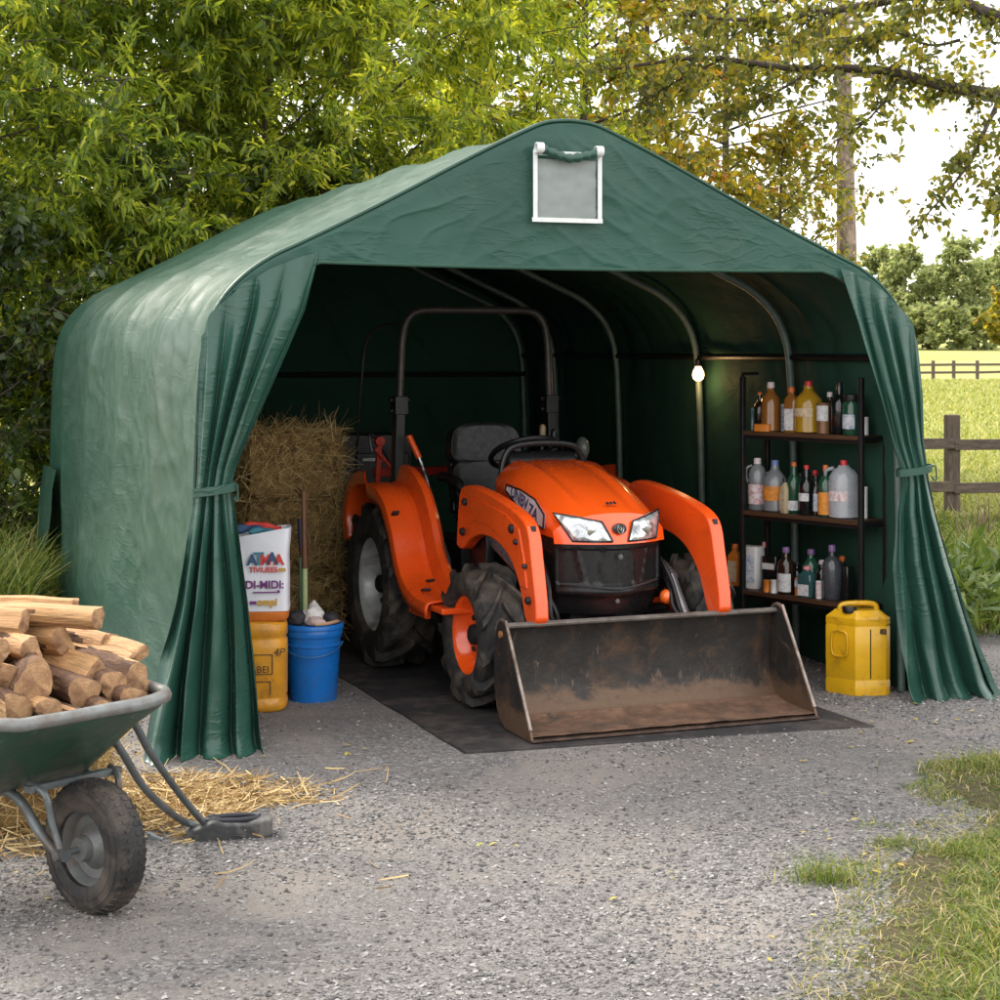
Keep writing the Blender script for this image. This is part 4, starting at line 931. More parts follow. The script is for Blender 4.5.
m = MB(); m.tube([(0, 0, 1.55), (.0, 0, 1.565), (.10, .01, 1.568)], .009, 8); m.build('hook', BLACKMETAL, rk)
for x in (.012, RL-.012):
    m = MB(); m.box((x, DEP/2, .40), (.012, DEP-.02, .02)); m.box((x, DEP/2, .82), (.012, DEP-.02, .02)); m.box((x, DEP/2, 1.245), (.012, DEP-.02, .02)); m.build('end_brace', BLACKMETAL, rk)
lx, ly = math.cos(AX), math.sin(AX)
def rack_pt(px, d):
    k = (px-500)/1800; bx_, by_ = Lp.x-ly*d, Lp.y+lx*d
    t = (k*by_-bx_)/(lx-k*ly); return Vector((bx_+t*lx, by_+t*ly))
def glass(name, col, rough=.12, trans=.25): return M(name, col, rough, 0, .12, 20, 0, 30, coat=.5, trans=trans, rvar=.05)
GL = dict(amber=glass('amber_glass', (.30, .12, .025)), brown=glass('brown_glass', (.028, .014, .008)), dark=glass('black_glass', (.010, .012, .012)), green=glass('green_glass', (.02, .09, .05)), teal=glass('teal_glass', (.03, .10, .10)), clear=glass('clear_plastic', (.27, .29, .30), .22, .35), milky=glass('milky_plastic', (.40, .42, .45), .3, .2), oil=glass('yellow_oil', (.46, .26, .018)), cream=M('cream_plastic', (.45, .36, .22), .45), grey=glass('smoky_plastic', (.075, .082, .095), .25, .3), orange=M('orange_plastic', (.55, .17, .02), .4), white=M('white_plastic', (.62, .61, .60), .4), tin=M('brown_tin', (.18, .09, .04), .4, .2))
CAPS = dict(white=M('white_cap', (.66, .58, .58), .4), red=M('red_cap', (.55, .03, .035), .35), orange=M('orange_cap', (.60, .13, .02), .4), violet=M('violet_cap', (.20, .11, .26), .4), black=M('black_cap', (.012, .012, .013), .4), blue=M('blue_cap', (.13, .19, .42), .4), pink=M('pink_cap', (.55, .20, .20), .4), teal=M('teal_cap', (.08, .28, .28), .4))
LABW = M('white_paper_label', (.58, .58, .58), .6, 0, .12, 40, dirt=((.12, .12, .16), .25, 60)); LABO = M('orange_paper_label', (.58, .22, .03), .6, 0, .3, 40); LABC = M('cream_paper_label', (.52, .42, .28), .6, 0, .2, 40, dirt=((.25, .06, .04), .25, 50))
LABR = M('white_red_label', (.60, .58, .58), .6, 0, .1, 30, dirt=((.45, .04, .06), .4, 45)); LABB = M('white_blue_label', (.55, .58, .62), .6, 0, .1, 30, dirt=((.05, .10, .30), .35, 45))
LABS = dict(w=LABW, o=LABO, c=LABC, r=LABR, b=LABB)
def bottle(shelf, px, top, wpx, d, shape, body, cap, lab, label, cat='bottle', lz=(.12, .52)):
    """px centre, top row and pixel width read from the photograph, d = how far back on the shelf"""
    p = rack_pt(px, d); z0 = SH[shelf]+.0085; h = EYE-(top-HOR)*p.y/FOC-z0; r = wpx*(.62 if wpx > 9 else .56)*p.y/FOC
    t = thing('bottle' if cat in ('bottle',) else cat.replace(' ', '_'), label, cat, (p.x, p.y, z0), AX+random.uniform(-.3, .3), 'bottles on the rack')
    ch = .10 if h > .2 else .13
    m = MB(); n = 24
    S = {'round': [(.0001, .0), (.85, .0), (1, .02), (1, .55), (.92, .66), (.55, .77), (.36, .82), (.33, .90)],
         'long': [(.0001, 0), (.9, 0), (1, .015), (1, .58), (.90, .66), (.52, .74), (.40, .79), (.38, .92)],
         'square': [(.0001, 0), (.94, 0), (1, .015), (1, .66), (.93, .73), (.6, .80), (.40, .84), (.38, .90)],
         'jug': [(.0001, 0), (.9, 0), (1, .02), (1, .60), (.94, .72), (.72, .82), (.40, .88), (.34, .91)],
         'flask': [(.0001, 0), (.8, 0), (.9, .02), (.96, .3), (1, .55), (.95, .66), (.68, .75), (.30, .80), (.26, .91)],
         'can': [(.0001, 0), (.97, 0), (1, .012), (.96, .03), (.96, .95), (1, .965), (1, .985), (.94, 1.0), (.90, .985), (.0001, .985)],
         'jar': [(.0001, 0), (.92, 0), (1, .03), (1, .74), (.86, .80), (.80, .84)],
         'tub': [(.0001, 0), (.94, 0), (1, .03), (1, .96), (.96, 1), (.0001, 1)]}[shape]
    if shape in ('square', 'tub'):
        P = [[(x, y, zz*h) for x, y in rounded(2*r*k_, 1.5*r*k_, n, 5)] for k_, zz in S]; m.grid(P, wrap=True); m.add(P[-1], [tuple(range(n))])
    else: m.lathe([(r*k_, zz*h) for k_, zz in S], n)
    if shape == 'jug': m.tube(smooth_path([(-r*.35, -r*.55, h*.86), (-r*.8, -r*.85, h*.80), (-r*.95, -r*.72, h*.62), (-r*.86, -r*.5, h*.52)], 5), r*.13, 8)
    m.build('bottle_body', GL[body], t, sharp=50)
    if cap:
        m = MB(); cr = r*(.46 if shape in ('round', 'square', 'jug') else .36); cr = min(max(cr, .010), .019) if shape != 'jar' else r*.9
        z1 = h*(.88 if shape != 'jar' else .82); m.lathe([(cr, z1), (cr*1.04, z1+.004), (cr, h-.004), (cr*.85, h), (.0001, h)], 16); m.build('cap', CAPS[cap], t)
    if lab:
        k0, k1 = lz; rr = r*1.015+.0006; m = MB()
        if shape in ('square', 'tub'):
            m.box((0, -.75*r-.0012, h*(k0+k1)/2), (r*1.5, .002, h*(k1-k0)))
        else:
            g0 = -PI/2-AX*0; m.grid([[(rr*math.cos(a), rr*math.sin(a), h*lerp(k0, k1, j)) for j in (0, 1)] for a in [-PI/2-1.25+2.5*i/14 for i in range(15)]])
        m.build('paper_label', LABS[lab], t)
    return t
B = bottle
B(2, 752.5, 408, 4.5, .05, 'can', 'teal', None, None, 'thin teal tube at the back end of the top shelf', 'tube')
B(2, 760, 392, 10, .10, 'long', 'brown', 'orange', None, 'dark brown long-necked bottle behind the amber bottle on the top shelf')
B(2, 771, 382, 16, .06, 'round', 'amber', 'white', None, 'tall amber bottle with pale cap on the top shelf')
B(2, 782.5, 404, 9, .13, 'can', 'white', None, 'b', 'white labelled can between two amber bottles on the top shelf', 'can', (.1, .9))
B(2, 764, 424, 15, .022, 'tub', 'orange', None, None, 'low orange carton at the front of the top shelf', 'carton')
B(2, 791.5, 387, 11, .045, 'square', 'amber', 'orange', 'w', 'slim amber bottle with orange cap and white label on the top shelf', 'bottle', (.05, .52))
B(2, 808.5, 381, 23, .085, 'round', 'oil', 'red', 'c', 'fat yellow oil bottle with a red cap on the top shelf', 'bottle', (.32, .48))
B(2, 823.5, 403, 11, .06, 'can', 'tin', None, 'w', 'brown tin with white label right of the yellow oil bottle', 'tin', (.42, .92))
B(2, 839.5, 382, 14, .09, 'long', 'dark', 'black', None, 'black long-necked bottle on the near half of the top shelf')
B(2, 852, 394, 15, .07, 'jar', 'green', 'black', 'b', 'wide dark green jar next to the near rack post on the top shelf', 'jar', (.15, .5))
B(2, 866, 417, 5, .12, 'can', 'white', None, None, 'tiny white tube outside the near rack post on the top shelf', 'tube')
B(1, 757.5, 458, 15, .075, 'jug', 'clear', 'white', 'r', 'clear handled jug with pale cap at the far end of the middle shelf', 'jug', (.12, .5))
B(1, 775, 460, 19, .085, 'round', 'clear', 'blue', 'o', 'round clear bottle with an orange label on the middle shelf', 'bottle', (.22, .5))
B(1, 785, 478, 9, .05, 'square', 'cream', 'black', 'c', 'narrow cream bottle on the middle shelf', 'bottle', (.1, .55))
B(1, 794, 462, 12, .085, 'long', 'green', 'orange', 'w', 'green bottle with orange stopper on the middle shelf', 'bottle', (.06, .25))
B(1, 806.5, 465, 12.5, .06, 'long', 'dark', 'red', 'w', 'black bottle with a small pale label and red top on the middle shelf', 'bottle', (.28, .44))
B(1, 816, 476, 10, .10, 'round', 'brown', 'black', 'b', 'short brown bottle with blue and white label on the middle shelf', 'bottle', (.1, .55))
B(1, 825.5, 465, 12, .045, 'flask', 'green', 'orange', 'o', 'dark bottle with large orange label and orange cap on the middle shelf', 'bottle', (.05, .48))
B(1, 844, 460, 25, .085, 'jug', 'milky', 'red', 'r', 'large milky plastic jug with red cap on the middle shelf', 'jug', (.30, .47))
B(1, 864.5, 487, 6, .14, 'can', 'white', None, None, 'small white can outside the near rack post on the middle shelf', 'can')
B(0, 735, 544, 11, .09, 'square', 'orange', 'orange', 'c', 'orange bottle standing outside the far rack post on the bottom shelf', 'bottle', (.1, .6))
B(0, 752, 546, 17, .085, 'tub', 'white', None, 'b', 'white and blue carton at the far end of the bottom shelf', 'carton', (.15, .8))
B(0, 764, 542, 8, .13, 'long', 'brown', 'pink', None, 'slim brown bottle with pink cap behind the white carton')
B(0, 772, 556, 15, .12, 'tub', 'dark', None, 'w', 'black box with white print at the back of the bottom shelf', 'box', (.62, .8))
B(0, 767, 580, 7, .025, 'can', 'orange', None, None, 'small orange tin at the front of the bottom shelf', 'tin')
B(0, 774.5, 580, 7.5, .03, 'can', 'white', None, None, 'small white tin next to the orange tin on the bottom shelf', 'tin')
B(0, 786, 547, 14, .05, 'round', 'brown', 'violet', 'w', 'brown bottle with violet cap and large white label on the bottom shelf', 'bottle', (.06, .45))
B(0, 798, 578, 6, .05, 'can', 'orange', None, 'b', 'little orange and blue tin between two bottles on the bottom shelf', 'tin', (.5, .9))
B(0, 811, 549, 15, .13, 'round', 'green', 'violet', None, 'green bottle with a violet cap behind the teal bottle')
B(0, 807, 566, 14, .04, 'square', 'teal', 'pink', 'w', 'dark teal bottle with a pink cap at the front of the bottom shelf', 'bottle', (.06, .42))
B(0, 819, 581, 6, .05, 'can', 'white', None, 'r', 'little red and white tin at the front of the bottom shelf', 'tin', (.1, .9))
B(0, 832, 545, 16, .075, 'flask', 'grey', 'violet', None, 'smoky bottle with a tall violet-topped neck on the bottom shelf')
B(0, 846, 566, 12, .12, 'tub', 'dark', None, None, 'black canister at the near end of the bottom shelf', 'canister')
B(2, 799, 398, 9, .14, 'round', 'dark', 'black', None, 'dark bottle at the back of the top shelf behind the amber bottles')
B(2, 830, 392, 10, .15, 'round', 'brown', 'white', None, 'brown bottle with pale cap at the back of the top shelf behind the tin')
B(2, 777, 396, 8, .16, 'round', 'brown', 'orange', None, 'brown bottle with orange cap at the back of the top shelf')
B(1, 767, 472, 9, .15, 'round', 'grey', 'white', None, 'smoky bottle at the back of the middle shelf between the clear bottles')
B(1, 800, 473, 11, .15, 'round', 'dark', 'black', None, 'black bottle at the back of the middle shelf behind the green one')
B(1, 815, 470, 10, .155, 'round', 'green', 'red', None, 'green bottle with a red cap at the back of the middle shelf')
B(1, 832, 480, 9, .155, 'round', 'brown', 'white', None, 'brown bottle at the back of the middle shelf beside the milky jug')
B(0, 762, 560, 12, .16, 'round', 'dark', 'red', None, 'black bottle with red cap at the back of the bottom shelf by the carton')
B(0, 797, 562, 11, .15, 'round', 'dark', 'black', None, 'black bottle at the back of the bottom shelf between the violet caps')
B(0, 822, 560, 11, .15, 'round', 'brown', 'white', None, 'dark brown bottle at the back of the bottom shelf behind the smoky bottle')
B(0, 842, 556, 11, .16, 'square', 'dark', 'orange', None, 'black square bottle at the back of the bottom shelf near the yellow can')
# yellow can
YCAN = M('yellow_can_paint', (.62, .34, .008), .32, 0, .08, 6, .03, 50, dirt=((.24, .12, .02), .16, 9), coat=.25)
cy_ = 8.86; cx_ = (857-500)*cy_/1800
can = thing('fuel_can', 'yellow fuel can with a carrying handle on the gravel below the rack', 'fuel can', (cx_, cy_, .008), R(2))
def canring(z, k):
    pts = [(-.152, .02), (-.03, -.10), (.125, -.085), (.150, -.06), (.15, .09), (-.06, .12)]; return [(x*k, y*k, z) for x, y in pts]
m = MB(); P = [canring(z*.88, k) for z, k in ((0, .97), (.004, 1), (.085, 1.005), (.090, .985), (.098, .985), (.103, 1), (.385, 1), (.389, .985), (.395, .985), (.40, 1.005), (.435, 1.0), (.475, .70))]
m.grid(P, wrap=True); m.add(P[0], [tuple(range(5, -1, -1))]); m.add(P[-1], [tuple(range(6))]); m.build('can_body', YCAN, can, bevel=.010, seg=3)
m = MB(); m.tube(smooth_path([(-.085, .005, .40), (-.08, .005, .432), (-.04, .005, .444), (.06, .01, .444), (.095, .01, .432), (.10, .01, .40)], 5), .014, 10); m.build('carry_handle', YCAN, can)
m = MB(); m.lathe([(.034, .405), (.036, .43), (.032, .437), (.0001, .438)], 20, (-.045, -.035, 0)); m.build('screw_cap', BLACKPLASTIC, can)
m = MB(); m.box((.045, -.093, .21), (.005, .004, .24), (0, 0, R(6))); m.build('panel_seam', BLACKPLASTIC, can)
text_mesh('stencil_number', '82', .032, INK, can, Matrix.Translation((.108, -.0895, .318)) @ Matrix.Rotation(R(5.5), 4, 'Z') @ FRONT, .002, bold=.002)
m = MB(); c0 = Vector((-.092, -.042, .255)); u_ = Vector((.122, -.12, 0)).normalized(); fr_ = []
for a in range(25):
    g = 2*PI*a/24; fr_.append(c0+u_*(.045*math.copysign(abs(math.cos(g))**.5, math.cos(g)))+Vector((0, 0, .062*math.copysign(abs(math.sin(g))**.5, math.sin(g)))))
m.tube([p+Vector((-.006, -.006, 0)) for p in fr_], .004, 6, False); m.build('embossed_frame', YCAN, can)

# ------------------------------------------------------------------ wheelbarrow and firewood
WB = R(-40); wb = thing('wheelbarrow', 'green wheelbarrow with a worn grey rim loaded with split firewood', 'wheelbarrow', (-1.22, 5.416, .008), WB)
GREENP = M('barrow_green', (.020, .055, .034), .42, 0, .2, 6, .06, 50, dirt=((.05, .05, .035), .35, 5), scratch=((.16, .17, .14), (1, 2, 1), 12, .35))
RIMG = M('worn_rim', (.17, .18, .178), .45, .2, .25, 14, .06, 60, dirt=((.13, .10, .08), .34, 10)); FRAME = M('frame_grey', (.12, .135, .14), .45, .5, .25, 14, .1, 60, dirt=((.10, .07, .05), .25, 9))
m = MB(); prof = [(.112, -.050), (.135, -.056), (.165, -.056), (.187, -.045), (.197, -.026), (.2005, 0), (.197, .026), (.187, .045), (.165, .056), (.135, .056), (.112, .050)]
m.ring([(r_, h) for r_, h in prof], 72, (0, 0, .2005), 'y')
whl = holder('wheel', wb)
for k in range(44):
    for s, off in ((-1, 0), (1, .5)):
        a = 2*PI*(k+off)/44; c1, s1 = math.cos(a), math.sin(a)
        for h0, r0, h1, r1 in ((.006, .1985, .026, .1965), (.030, .195, .046, .185)):
            p = Vector((s1*r0, s*h0, .2005+c1*r0)); q = Vector((math.sin(a+.03)*r1, s*h1, .2005+math.cos(a+.03)*r1)); m.bar(p, q, .012, .006, (s1, 0, c1))
for rr_, h in ((.150, .0565), (.172, .053)):
    for s in (-1, 1): m.tube([(rr_*math.cos(i*PI/24), s*h, .2005+rr_*math.sin(i*PI/24)) for i in range(49)], .0018, 4, False)
m.build('tyre', TYRE, whl, sharp=35)
m = MB()
for s in (-1, 1): m.lathe([(.116, s*.046), (.118, s*.040), (.106, s*.030), (.094, s*.006), (.07, s*.002), (.055, s*.014), (.045, s*.030), (.040, s*.034), (.036, s*.060), (.0001, s*.062)], 40, (0, 0, .2005), 'y', cap=False)
rim = m.build('rim', M('dark_rim_steel', (.13, .135, .135), .42, .15, .3, 12, .12, 60, dirt=((.12, .09, .07), .3, 9)), whl)
m = MB(); m.lathe([(.010, -.14), (.010, .14)], 10, (0, 0, .2005), 'y')
for s in (-1, 1): m.lathe([(.017, s*.125), (.017, s*.145), (.0001, s*.147)], 6, (0, 0, .2005), 'y')
m.build('axle', FRAME, rim)
# tray: rings from the rolled rim down to the base
def tray_ring(z, x0, x1, hw, q, dx=0, n=64):
    out = []
    for k in range(n):
        a = 2*PI*k/n; cx_, sy_ = math.cos(a), math.sin(a)
        x = (x0+x1)/2+math.copysign(abs(cx_)**(2/q), cx_)*(x1-x0)/2; y = -.09+math.copysign(abs(sy_)**(2/q), sy_)*hw*(1-.10*max(0, -cx_))
        out.append((x, y, z))
    return out
RZ = .635
m = MB(); L0 = [(RZ, -1.0, .135, .355, 5), (RZ-.03, -.99, .122, .345, 5), (.55, -.92, .045, .32, 4.5), (.46, -.82, -.055, .285, 4), (.39, -.74, -.14, .25, 4), (.36, -.66, -.22, .20, 4)]
P = [tray_ring(*r_) for r_ in L0]; m.grid(P, wrap=True); m.add(P[-1], [tuple(range(64))]); tray = m.build('tray', GREENP, wb, sharp=50, solid=.006)
m = MB(); m.tube([(x+.003*nz(k*.25, 1), y, z+.004*nz(k*.2, 2)) for k, (x, y, z) in enumerate(tray_ring(RZ, -1.0, .135, .355, 5, n=110))]+[tray_ring(RZ, -1.0, .135, .355, 5, n=110)[0]], .0205, 10, False); m.build('rolled_rim', RIMG, tray)
for s in (-1, 1):
    m = MB(); m.tube(smooth_path([(-1.35, s*.27-.06, .60), (-.8, s*.22-.05, .40), (-.30, s*.16-.02, .365), (-.19, s*.145, .345), (-.10, s*.125, .25), (-.03, s*.118, .205), (.02, s*.118, .198)], 5), [.0155]*26+[.019]*5, 10); m.build('frame_tube', FRAME, wb)
    m = MB(); m.tube(smooth_path([(-.12, s*.15, .395), (-.06, s*.135, .37), (-.04, s*.122, .28), (-.005, s*.118, .205)], 5), .011, 8); m.build('fork_strut', FRAME, wb)
m = MB(); m.bar((-.10, -.17, .385), (-.10, .17, .385), .03, .02); m.bar((-.45, -.22, .35), (-.45, .22, .35), .04, .02); m.build('cross_bar', FRAME, wb)
Wi = (Matrix.Translation((-1.22, 5.416, .008)) @ Matrix.Rotation(WB, 4, 'Z')).inverted()
def loc(px, row, d): return Wi @ Vector(((px-500)*d/FOC, d, EYE-(row-HOR)*d/FOC))
gx, gy_ = ground(207, 842)
m = MB(); m.tube(smooth_path([loc(112, 690, 5.58), loc(137, 728, 5.68), loc(150, 752, 5.80), loc(182, 797, 6.12), loc(207, 826, gy_)], 6), .0125, 10); m.build('stand_leg', FRAME, wb)
m = MB(); m.tube(smooth_path([loc(96, 715, 5.58), loc(122, 752, 5.64), loc(142, 785, 5.8), loc(165, 808, 6.0), loc(185, 822, 6.2), loc(207, 827, gy_-.02)], 6), .0125, 10); m.build('stand_leg', FRAME, wb)
m = MB(); e0, e1 = ground(186, 843), ground(271, 838); p = []
a = Wi @ Vector((*e0, .0)); b = Wi @ Vector((*e1, .0)); d = (b-a); dn = d.normalized(); nn = Vector((-dn.y, dn.x, 0)); L_ = d.length
sec = [(0, .0, .045, .040), (.15, 0, .062, .055), (.32, 0, .085, .065), (.42, .0, .075, .06), (.7, .006, .070, .055), (.93, .016, .085, .062), (1.0, .022, .080, .055)]
P = [[tuple(a+dn*L_*t+nn*sx*w_+Vector((0, 0, z0 if lo_ else z1))) for sx, lo_ in ((-1, 1), (1, 1), (1, 0), (-1, 0))] for t, z0, z1, w_ in sec]
m.grid(P, wrap=True); m.add(P[0], [(3, 2, 1, 0)]); m.add(P[-1], [(0, 1, 2, 3)]); ft = m.build('stand_foot', M('foot_rubber', (.030, .031, .033), .6, 0, .4, 9, .3, 50, dirt=((.16, .15, .14), .3, 7)), wb, bevel=.012, seg=3)
m = MB(); cc = a+dn*L_*.55+Vector((0, 0, .078)); m.tube([cc+dn*.09*math.cos(i*PI/12)+nn*.035*math.sin(i*PI/12) for i in range(25)], .009, 8, False); m.build('foot_loop', M('dark_band', (.018, .02, .028), .5), ft)
ox, oy = ground(150, 843); m = MB(); m.tube([(-.06, .02, .012), (.0, 0, .02), (.05, -.02, .012)], [.012, .020, .008], 8); o = m.build('metal_scrap', FRAME); o.location = (ox, oy, .0); tag(o, 'small dark metal scrap lying on straw beside the barrow wheel', 'scrap')
# logs
WOOD = M('split_wood', (.54, .31, .14), .7, 0, .4, 5, 1.0, 22, dirt=((.24, .115, .055), .30, 5), stretch=(1.2, 9, 9), scratch=((.16, .07, .035), (.6, 10, 10), 5, .6))
BARK = M('bark', (.15, .075, .040), .85, 0, .5, 7, .9, 30, dirt=((.05, .025, .015), .4, 6), stretch=(2, 7, 7))
def endmat():
    m, nt = nodes('cut_end'); L = nt.links.new; out = N(nt, 'ShaderNodeOutputMaterial'); b = N(nt, 'ShaderNodeBsdfPrincipled'); L(b.outputs[0], out.inputs[0])
    c = coords(nt, (0.01, 1, 1)); w = N(nt, 'ShaderNodeTexWave', wave_type='RINGS', rings_direction='X'); L(c, w.inputs['Vector']); w.inputs['Scale'].default_value = 30; w.inputs['Distortion'].default_value = 7; w.inputs['Detail'].default_value = 4
    col = ramp(nt, w.outputs['Color'], [(.2, (.34, .195, .095)), (.8, (.40, .235, .115))])
    n = tex(nt, coords(nt), 14, 6, .65); f = ramp(nt, n.outputs['Fac'], [(.40, 0), (.62, .8)]); L(mixc(nt, f, col, (.15, .070, .034)), b.inputs['Base Color']); b.inputs['Roughness'].default_value = .8
    bn = N(nt, 'ShaderNodeBump'); bn.inputs['Strength'].default_value = .8; bn.inputs['Distance'].default_value = .010; L(n.outputs['Fac'], bn.inputs['Height']); L(bn.outputs[0], b.inputs['Normal']); return m
END = endmat()
def log(px, row, d, rpx, length, yaw, pitch, label, seed, bark=.5, flat=1.0, split=0, roll=0):
    """px, row, d: the near end's centre in the photograph and its distance; the log runs back from there"""
    r = rpx*d/FOC*1.12; m = MB(); n = 48; P = []; q_ = random.Random(int(seed*100))
    cuts = [] if split == 0 and bark > .4 else [(q_.uniform(0, 2*PI), q_.uniform(.35, .7))]
    if split: cuts = [(split, q_.uniform(.15, .35)), (split+q_.uniform(1.6, 2.3), q_.uniform(.25, .5))]
    if flat < .87 and not split: cuts = [(PI/2, .74), (-PI/2, .8), (q_.uniform(-.3, .3), .95)]
    def is_bark(a, i):
        ok = all(math.cos(a-an) < .55 for an, _ in cuts)
        return ok and (.5+.5*nz(math.cos(a)*.9+seed, math.sin(a)*.9, i*.05)*1.6) < bark+.15
    for i in range(25):
        t = i/24; row_ = []
        for k in range(n):
            a = 2*PI*k/n; rr_ = r*(1+.12*nz(math.cos(a)*1.2+seed*3, math.sin(a)*1.2, t*.8)+.05*nz(math.cos(a)*4+seed, math.sin(a)*4, t*3)+.13*math.cos(a*2+seed)+.10*math.cos(a*3+seed*2)+.045*ridged(a*1.6+seed, t*.7+seed)**3+.03*nz(a*5, t*6, seed))
            grain = nz(a*7+seed, t*1.3, seed)*.035+nz(a*16, t*3, seed)*.018
            for an, of in cuts:                        # flat cleft faces, torn along the grain
                ca = math.cos(a-an)
                if ca > .05: rr_ = min(rr_, r*(of+.05*nz(t*2.2, an, seed)+.05*nz(a*5, t*2.5, an))/ca)
            rr_ = rr_*(1+grain); y, z = math.cos(a)*rr_, math.sin(a)*rr_*flat
            row_.append((-t*length+.006*nz(a, seed), y+.012*math.sin(t*3+seed)*1.0+.10*r*nz(t*2, seed), z+.01*nz(t*2.5, seed*2)))
        P.append(row_)
    for i in range(24):
        for k in range(n):
            a = 2*PI*k/n; m.mi = 1 if is_bark(a, i) else 0
            q = (P[i][k], P[i][(k+1) % n], P[i+1][(k+1) % n], P[i+1][k]); m.add(q, [(0, 1, 2, 3)])
    m.mi = 2
    for e, sg in ((P[0], 1), (P[-1], -1)):
        c = Vector((sum(p[0] for p in e)/n, sum(p[1] for p in e)/n, sum(p[2] for p in e)/n)); half = [tuple(c.lerp(Vector(p), .6)+Vector((.010*nz(p[1]*30, p[2]*30, seed)+.004*sg, 0, 0))) for p in e]
        o_ = len(m.v); m.add(list(e)+half+[tuple(c+Vector((.004*sg, 0, 0)))], [(k, (k+1) % n, n+(k+1) % n, n+k) for k in range(n)]+[(n+k, n+(k+1) % n, 2*n) for k in range(n)])
    # weld the rings so that shading is continuous
    o = m.build('firewood_log', [WOOD, BARK, END], sharp=0)
    import bmesh
    bm = bmesh.new(); bm.from_mesh(o.data); bmesh.ops.remove_doubles(bm, verts=bm.verts, dist=1e-5); bmesh.ops.recalc_face_normals(bm, faces=bm.faces); bm.to_mesh(o.data); bm.free(); o.data.set_sharp_from_angle(angle=R(45))
    o.location = ((px-500)*d/FOC, d, EYE-(row-HOR)*d/FOC); o.rotation_euler = (roll, pitch, yaw)
    return tag(o, label, 'log', 'split firewood in the wheelbarrow')
Y0 = R(-60)
LOGS = [
    (97, 619, 5.50, 14.5, .62, R(-8), .03, 'pale split log lying crosswise at the very top of the firewood pile', .05, .85, 0),
    (76, 604, 5.62, 9, .40, R(-10), .02, 'thin pale split piece lying behind the crosswise top log', .0, .6, 0),
    (24, 622, 5.42, 14, .5, R(-4), .0, 'pale split log at the frame edge on the top of the firewood pile', .0, .9, 0),
    (31, 652, 5.32, 14, .45, Y0+.35, .0, 'round pale log end below the top log near the frame edge', .25, 1, 0),
    (102, 663, 5.42, 14.5, .45, Y0+.3, .04, 'thick split log with a bright round end in the second row', .15, 1, .6),
    (135, 655, 5.60, 12.5, .45, Y0+.35, .06, 'long pale split log reaching right in the second row of the pile', .2, .85, 2.2),
    (62, 641, 5.50, 14, .5, Y0+.45, .03, 'pale log tucked under the crosswise top log', .15, .95, 0),
    (2, 655, 5.20, 14, .5, Y0+.3, .02, 'bright split log half cut by the frame edge in the second row', .1, .9, 0),
    (112, 645, 5.75, 13, .5, Y0+.5, .03, 'pale log showing behind the long split log of the second row', .2, .95, 0),
    (6, 679, 5.22, 13, .42, Y0+.3, .02, 'pale log cut by the frame edge in the third row', .2, .9, 0),
    (38, 683, 5.20, 17, .42, Y0-.1, .0, 'large knotted brown log end in the middle of the pile', .5, 1.05, 0),
    (84, 691, 5.30, 14.5, .42, Y0+.25, .03, 'brown bark log running back below the bright round log', .7, .95, 0),
    (111, 687, 5.38, 13.5, .42, Y0+.1, .0, 'brown forked log end between two bark logs at the third row', .5, 1, 0),
    (139, 679, 5.50, 14, .42, Y0+.2, .02, 'orange brown log end standing above the right rim of the barrow', .5, 1, 0),
    (13, 710, 5.12, 16, .42, Y0+.1, .0, 'round log end just above the rim at the frame edge', .35, 1, 0),
    (47, 712, 5.16, 13, .42, Y0+.15, .0, 'dark log end on the rim under the large knotted log', .6, .9, 0),
    (78, 713, 5.20, 13, .42, Y0+.3, .0, 'reddish split log resting on the rim near the middle', .5, .8, 1.5),
    (104, 711, 5.26, 11.5, .40, Y0+.1, .0, 'small reddish log on the rim right of the middle', .6, .9, 0),
    (132, 702, 5.36, 13, .40, Y0+.15, .0, 'rough brown log resting on the rim at the right end', .7, .95, 0),
    (146, 692, 5.56, 10, .38, Y0+.2, .0, 'dark log squeezed against the right corner of the barrow', .8, .9, 0),
    (66, 700, 5.45, 14, .5, Y0+.2, .0, 'dark log deep in the gap at the middle of the pile', .9, .9, 0),
    (118, 703, 5.55, 14, .5, Y0+.2, .0, 'dark log deep in the gap on the right of the pile', .9, .9, 0),
    (20, 694, 5.5, 16, .5, Y0+.2, .0, 'dark log deep in the gap on the left of the pile', .9, .9, 0)]
for k, (px, row, d, rp, ln, yaw, pit, lab, bark, flat, split) in enumerate(LOGS): log(px, row, d+.06, rp, ln, yaw, pit, lab, 1.7+k*2.13, bark, flat, split, roll=k*.0)
# ------------------------------------------------------------------ leaves, trees
def leaves(P, D, Ln, Wd, droop, mat, name, parent, flat=.6, k=6):
    """Pointed leaves: base, two pairs of side points and tip, bent along the length."""
    n = len(P); D = D/np.linalg.norm(D, axis=1, keepdims=True)
    up = rng.normal(size=(n, 3))*(1-flat); up[:, 2] += flat
    s = np.cross(D, up); s /= np.maximum(np.linalg.norm(s, axis=1, keepdims=True), 1e-6); u = np.cross(s, D)
    L_ = Ln[:, None]; w = Wd[:, None]/2; dr = (droop*Ln)[:, None]
    def pt(t, side, fold): return P+D*L_*t+s*w*side+u*(-dr*t*t+fold*w)
    V = np.stack([P, pt(.34, -1, .25), pt(.34, 1, .25), pt(.70, -.72, .2), pt(.70, .72, .2), pt(1, 0, 0)], 1).reshape(-1, 3)
    o = 6*np.arange(n)[:, None, None]
    T = np.array([(0, 2, 1), (1, 2, 4), (1, 4, 3), (3, 4, 5)])
    return np_mesh(name, V, (T[None]+o).reshape(-1, 3), mat, parent, smooth=False)
BARKM = M('tree_bark', (.085, .065, .05), .9, 0, .4, 9, .9, 30, dirt=((.04, .032, .024), .4, 7), stretch=(3, 3, .8))
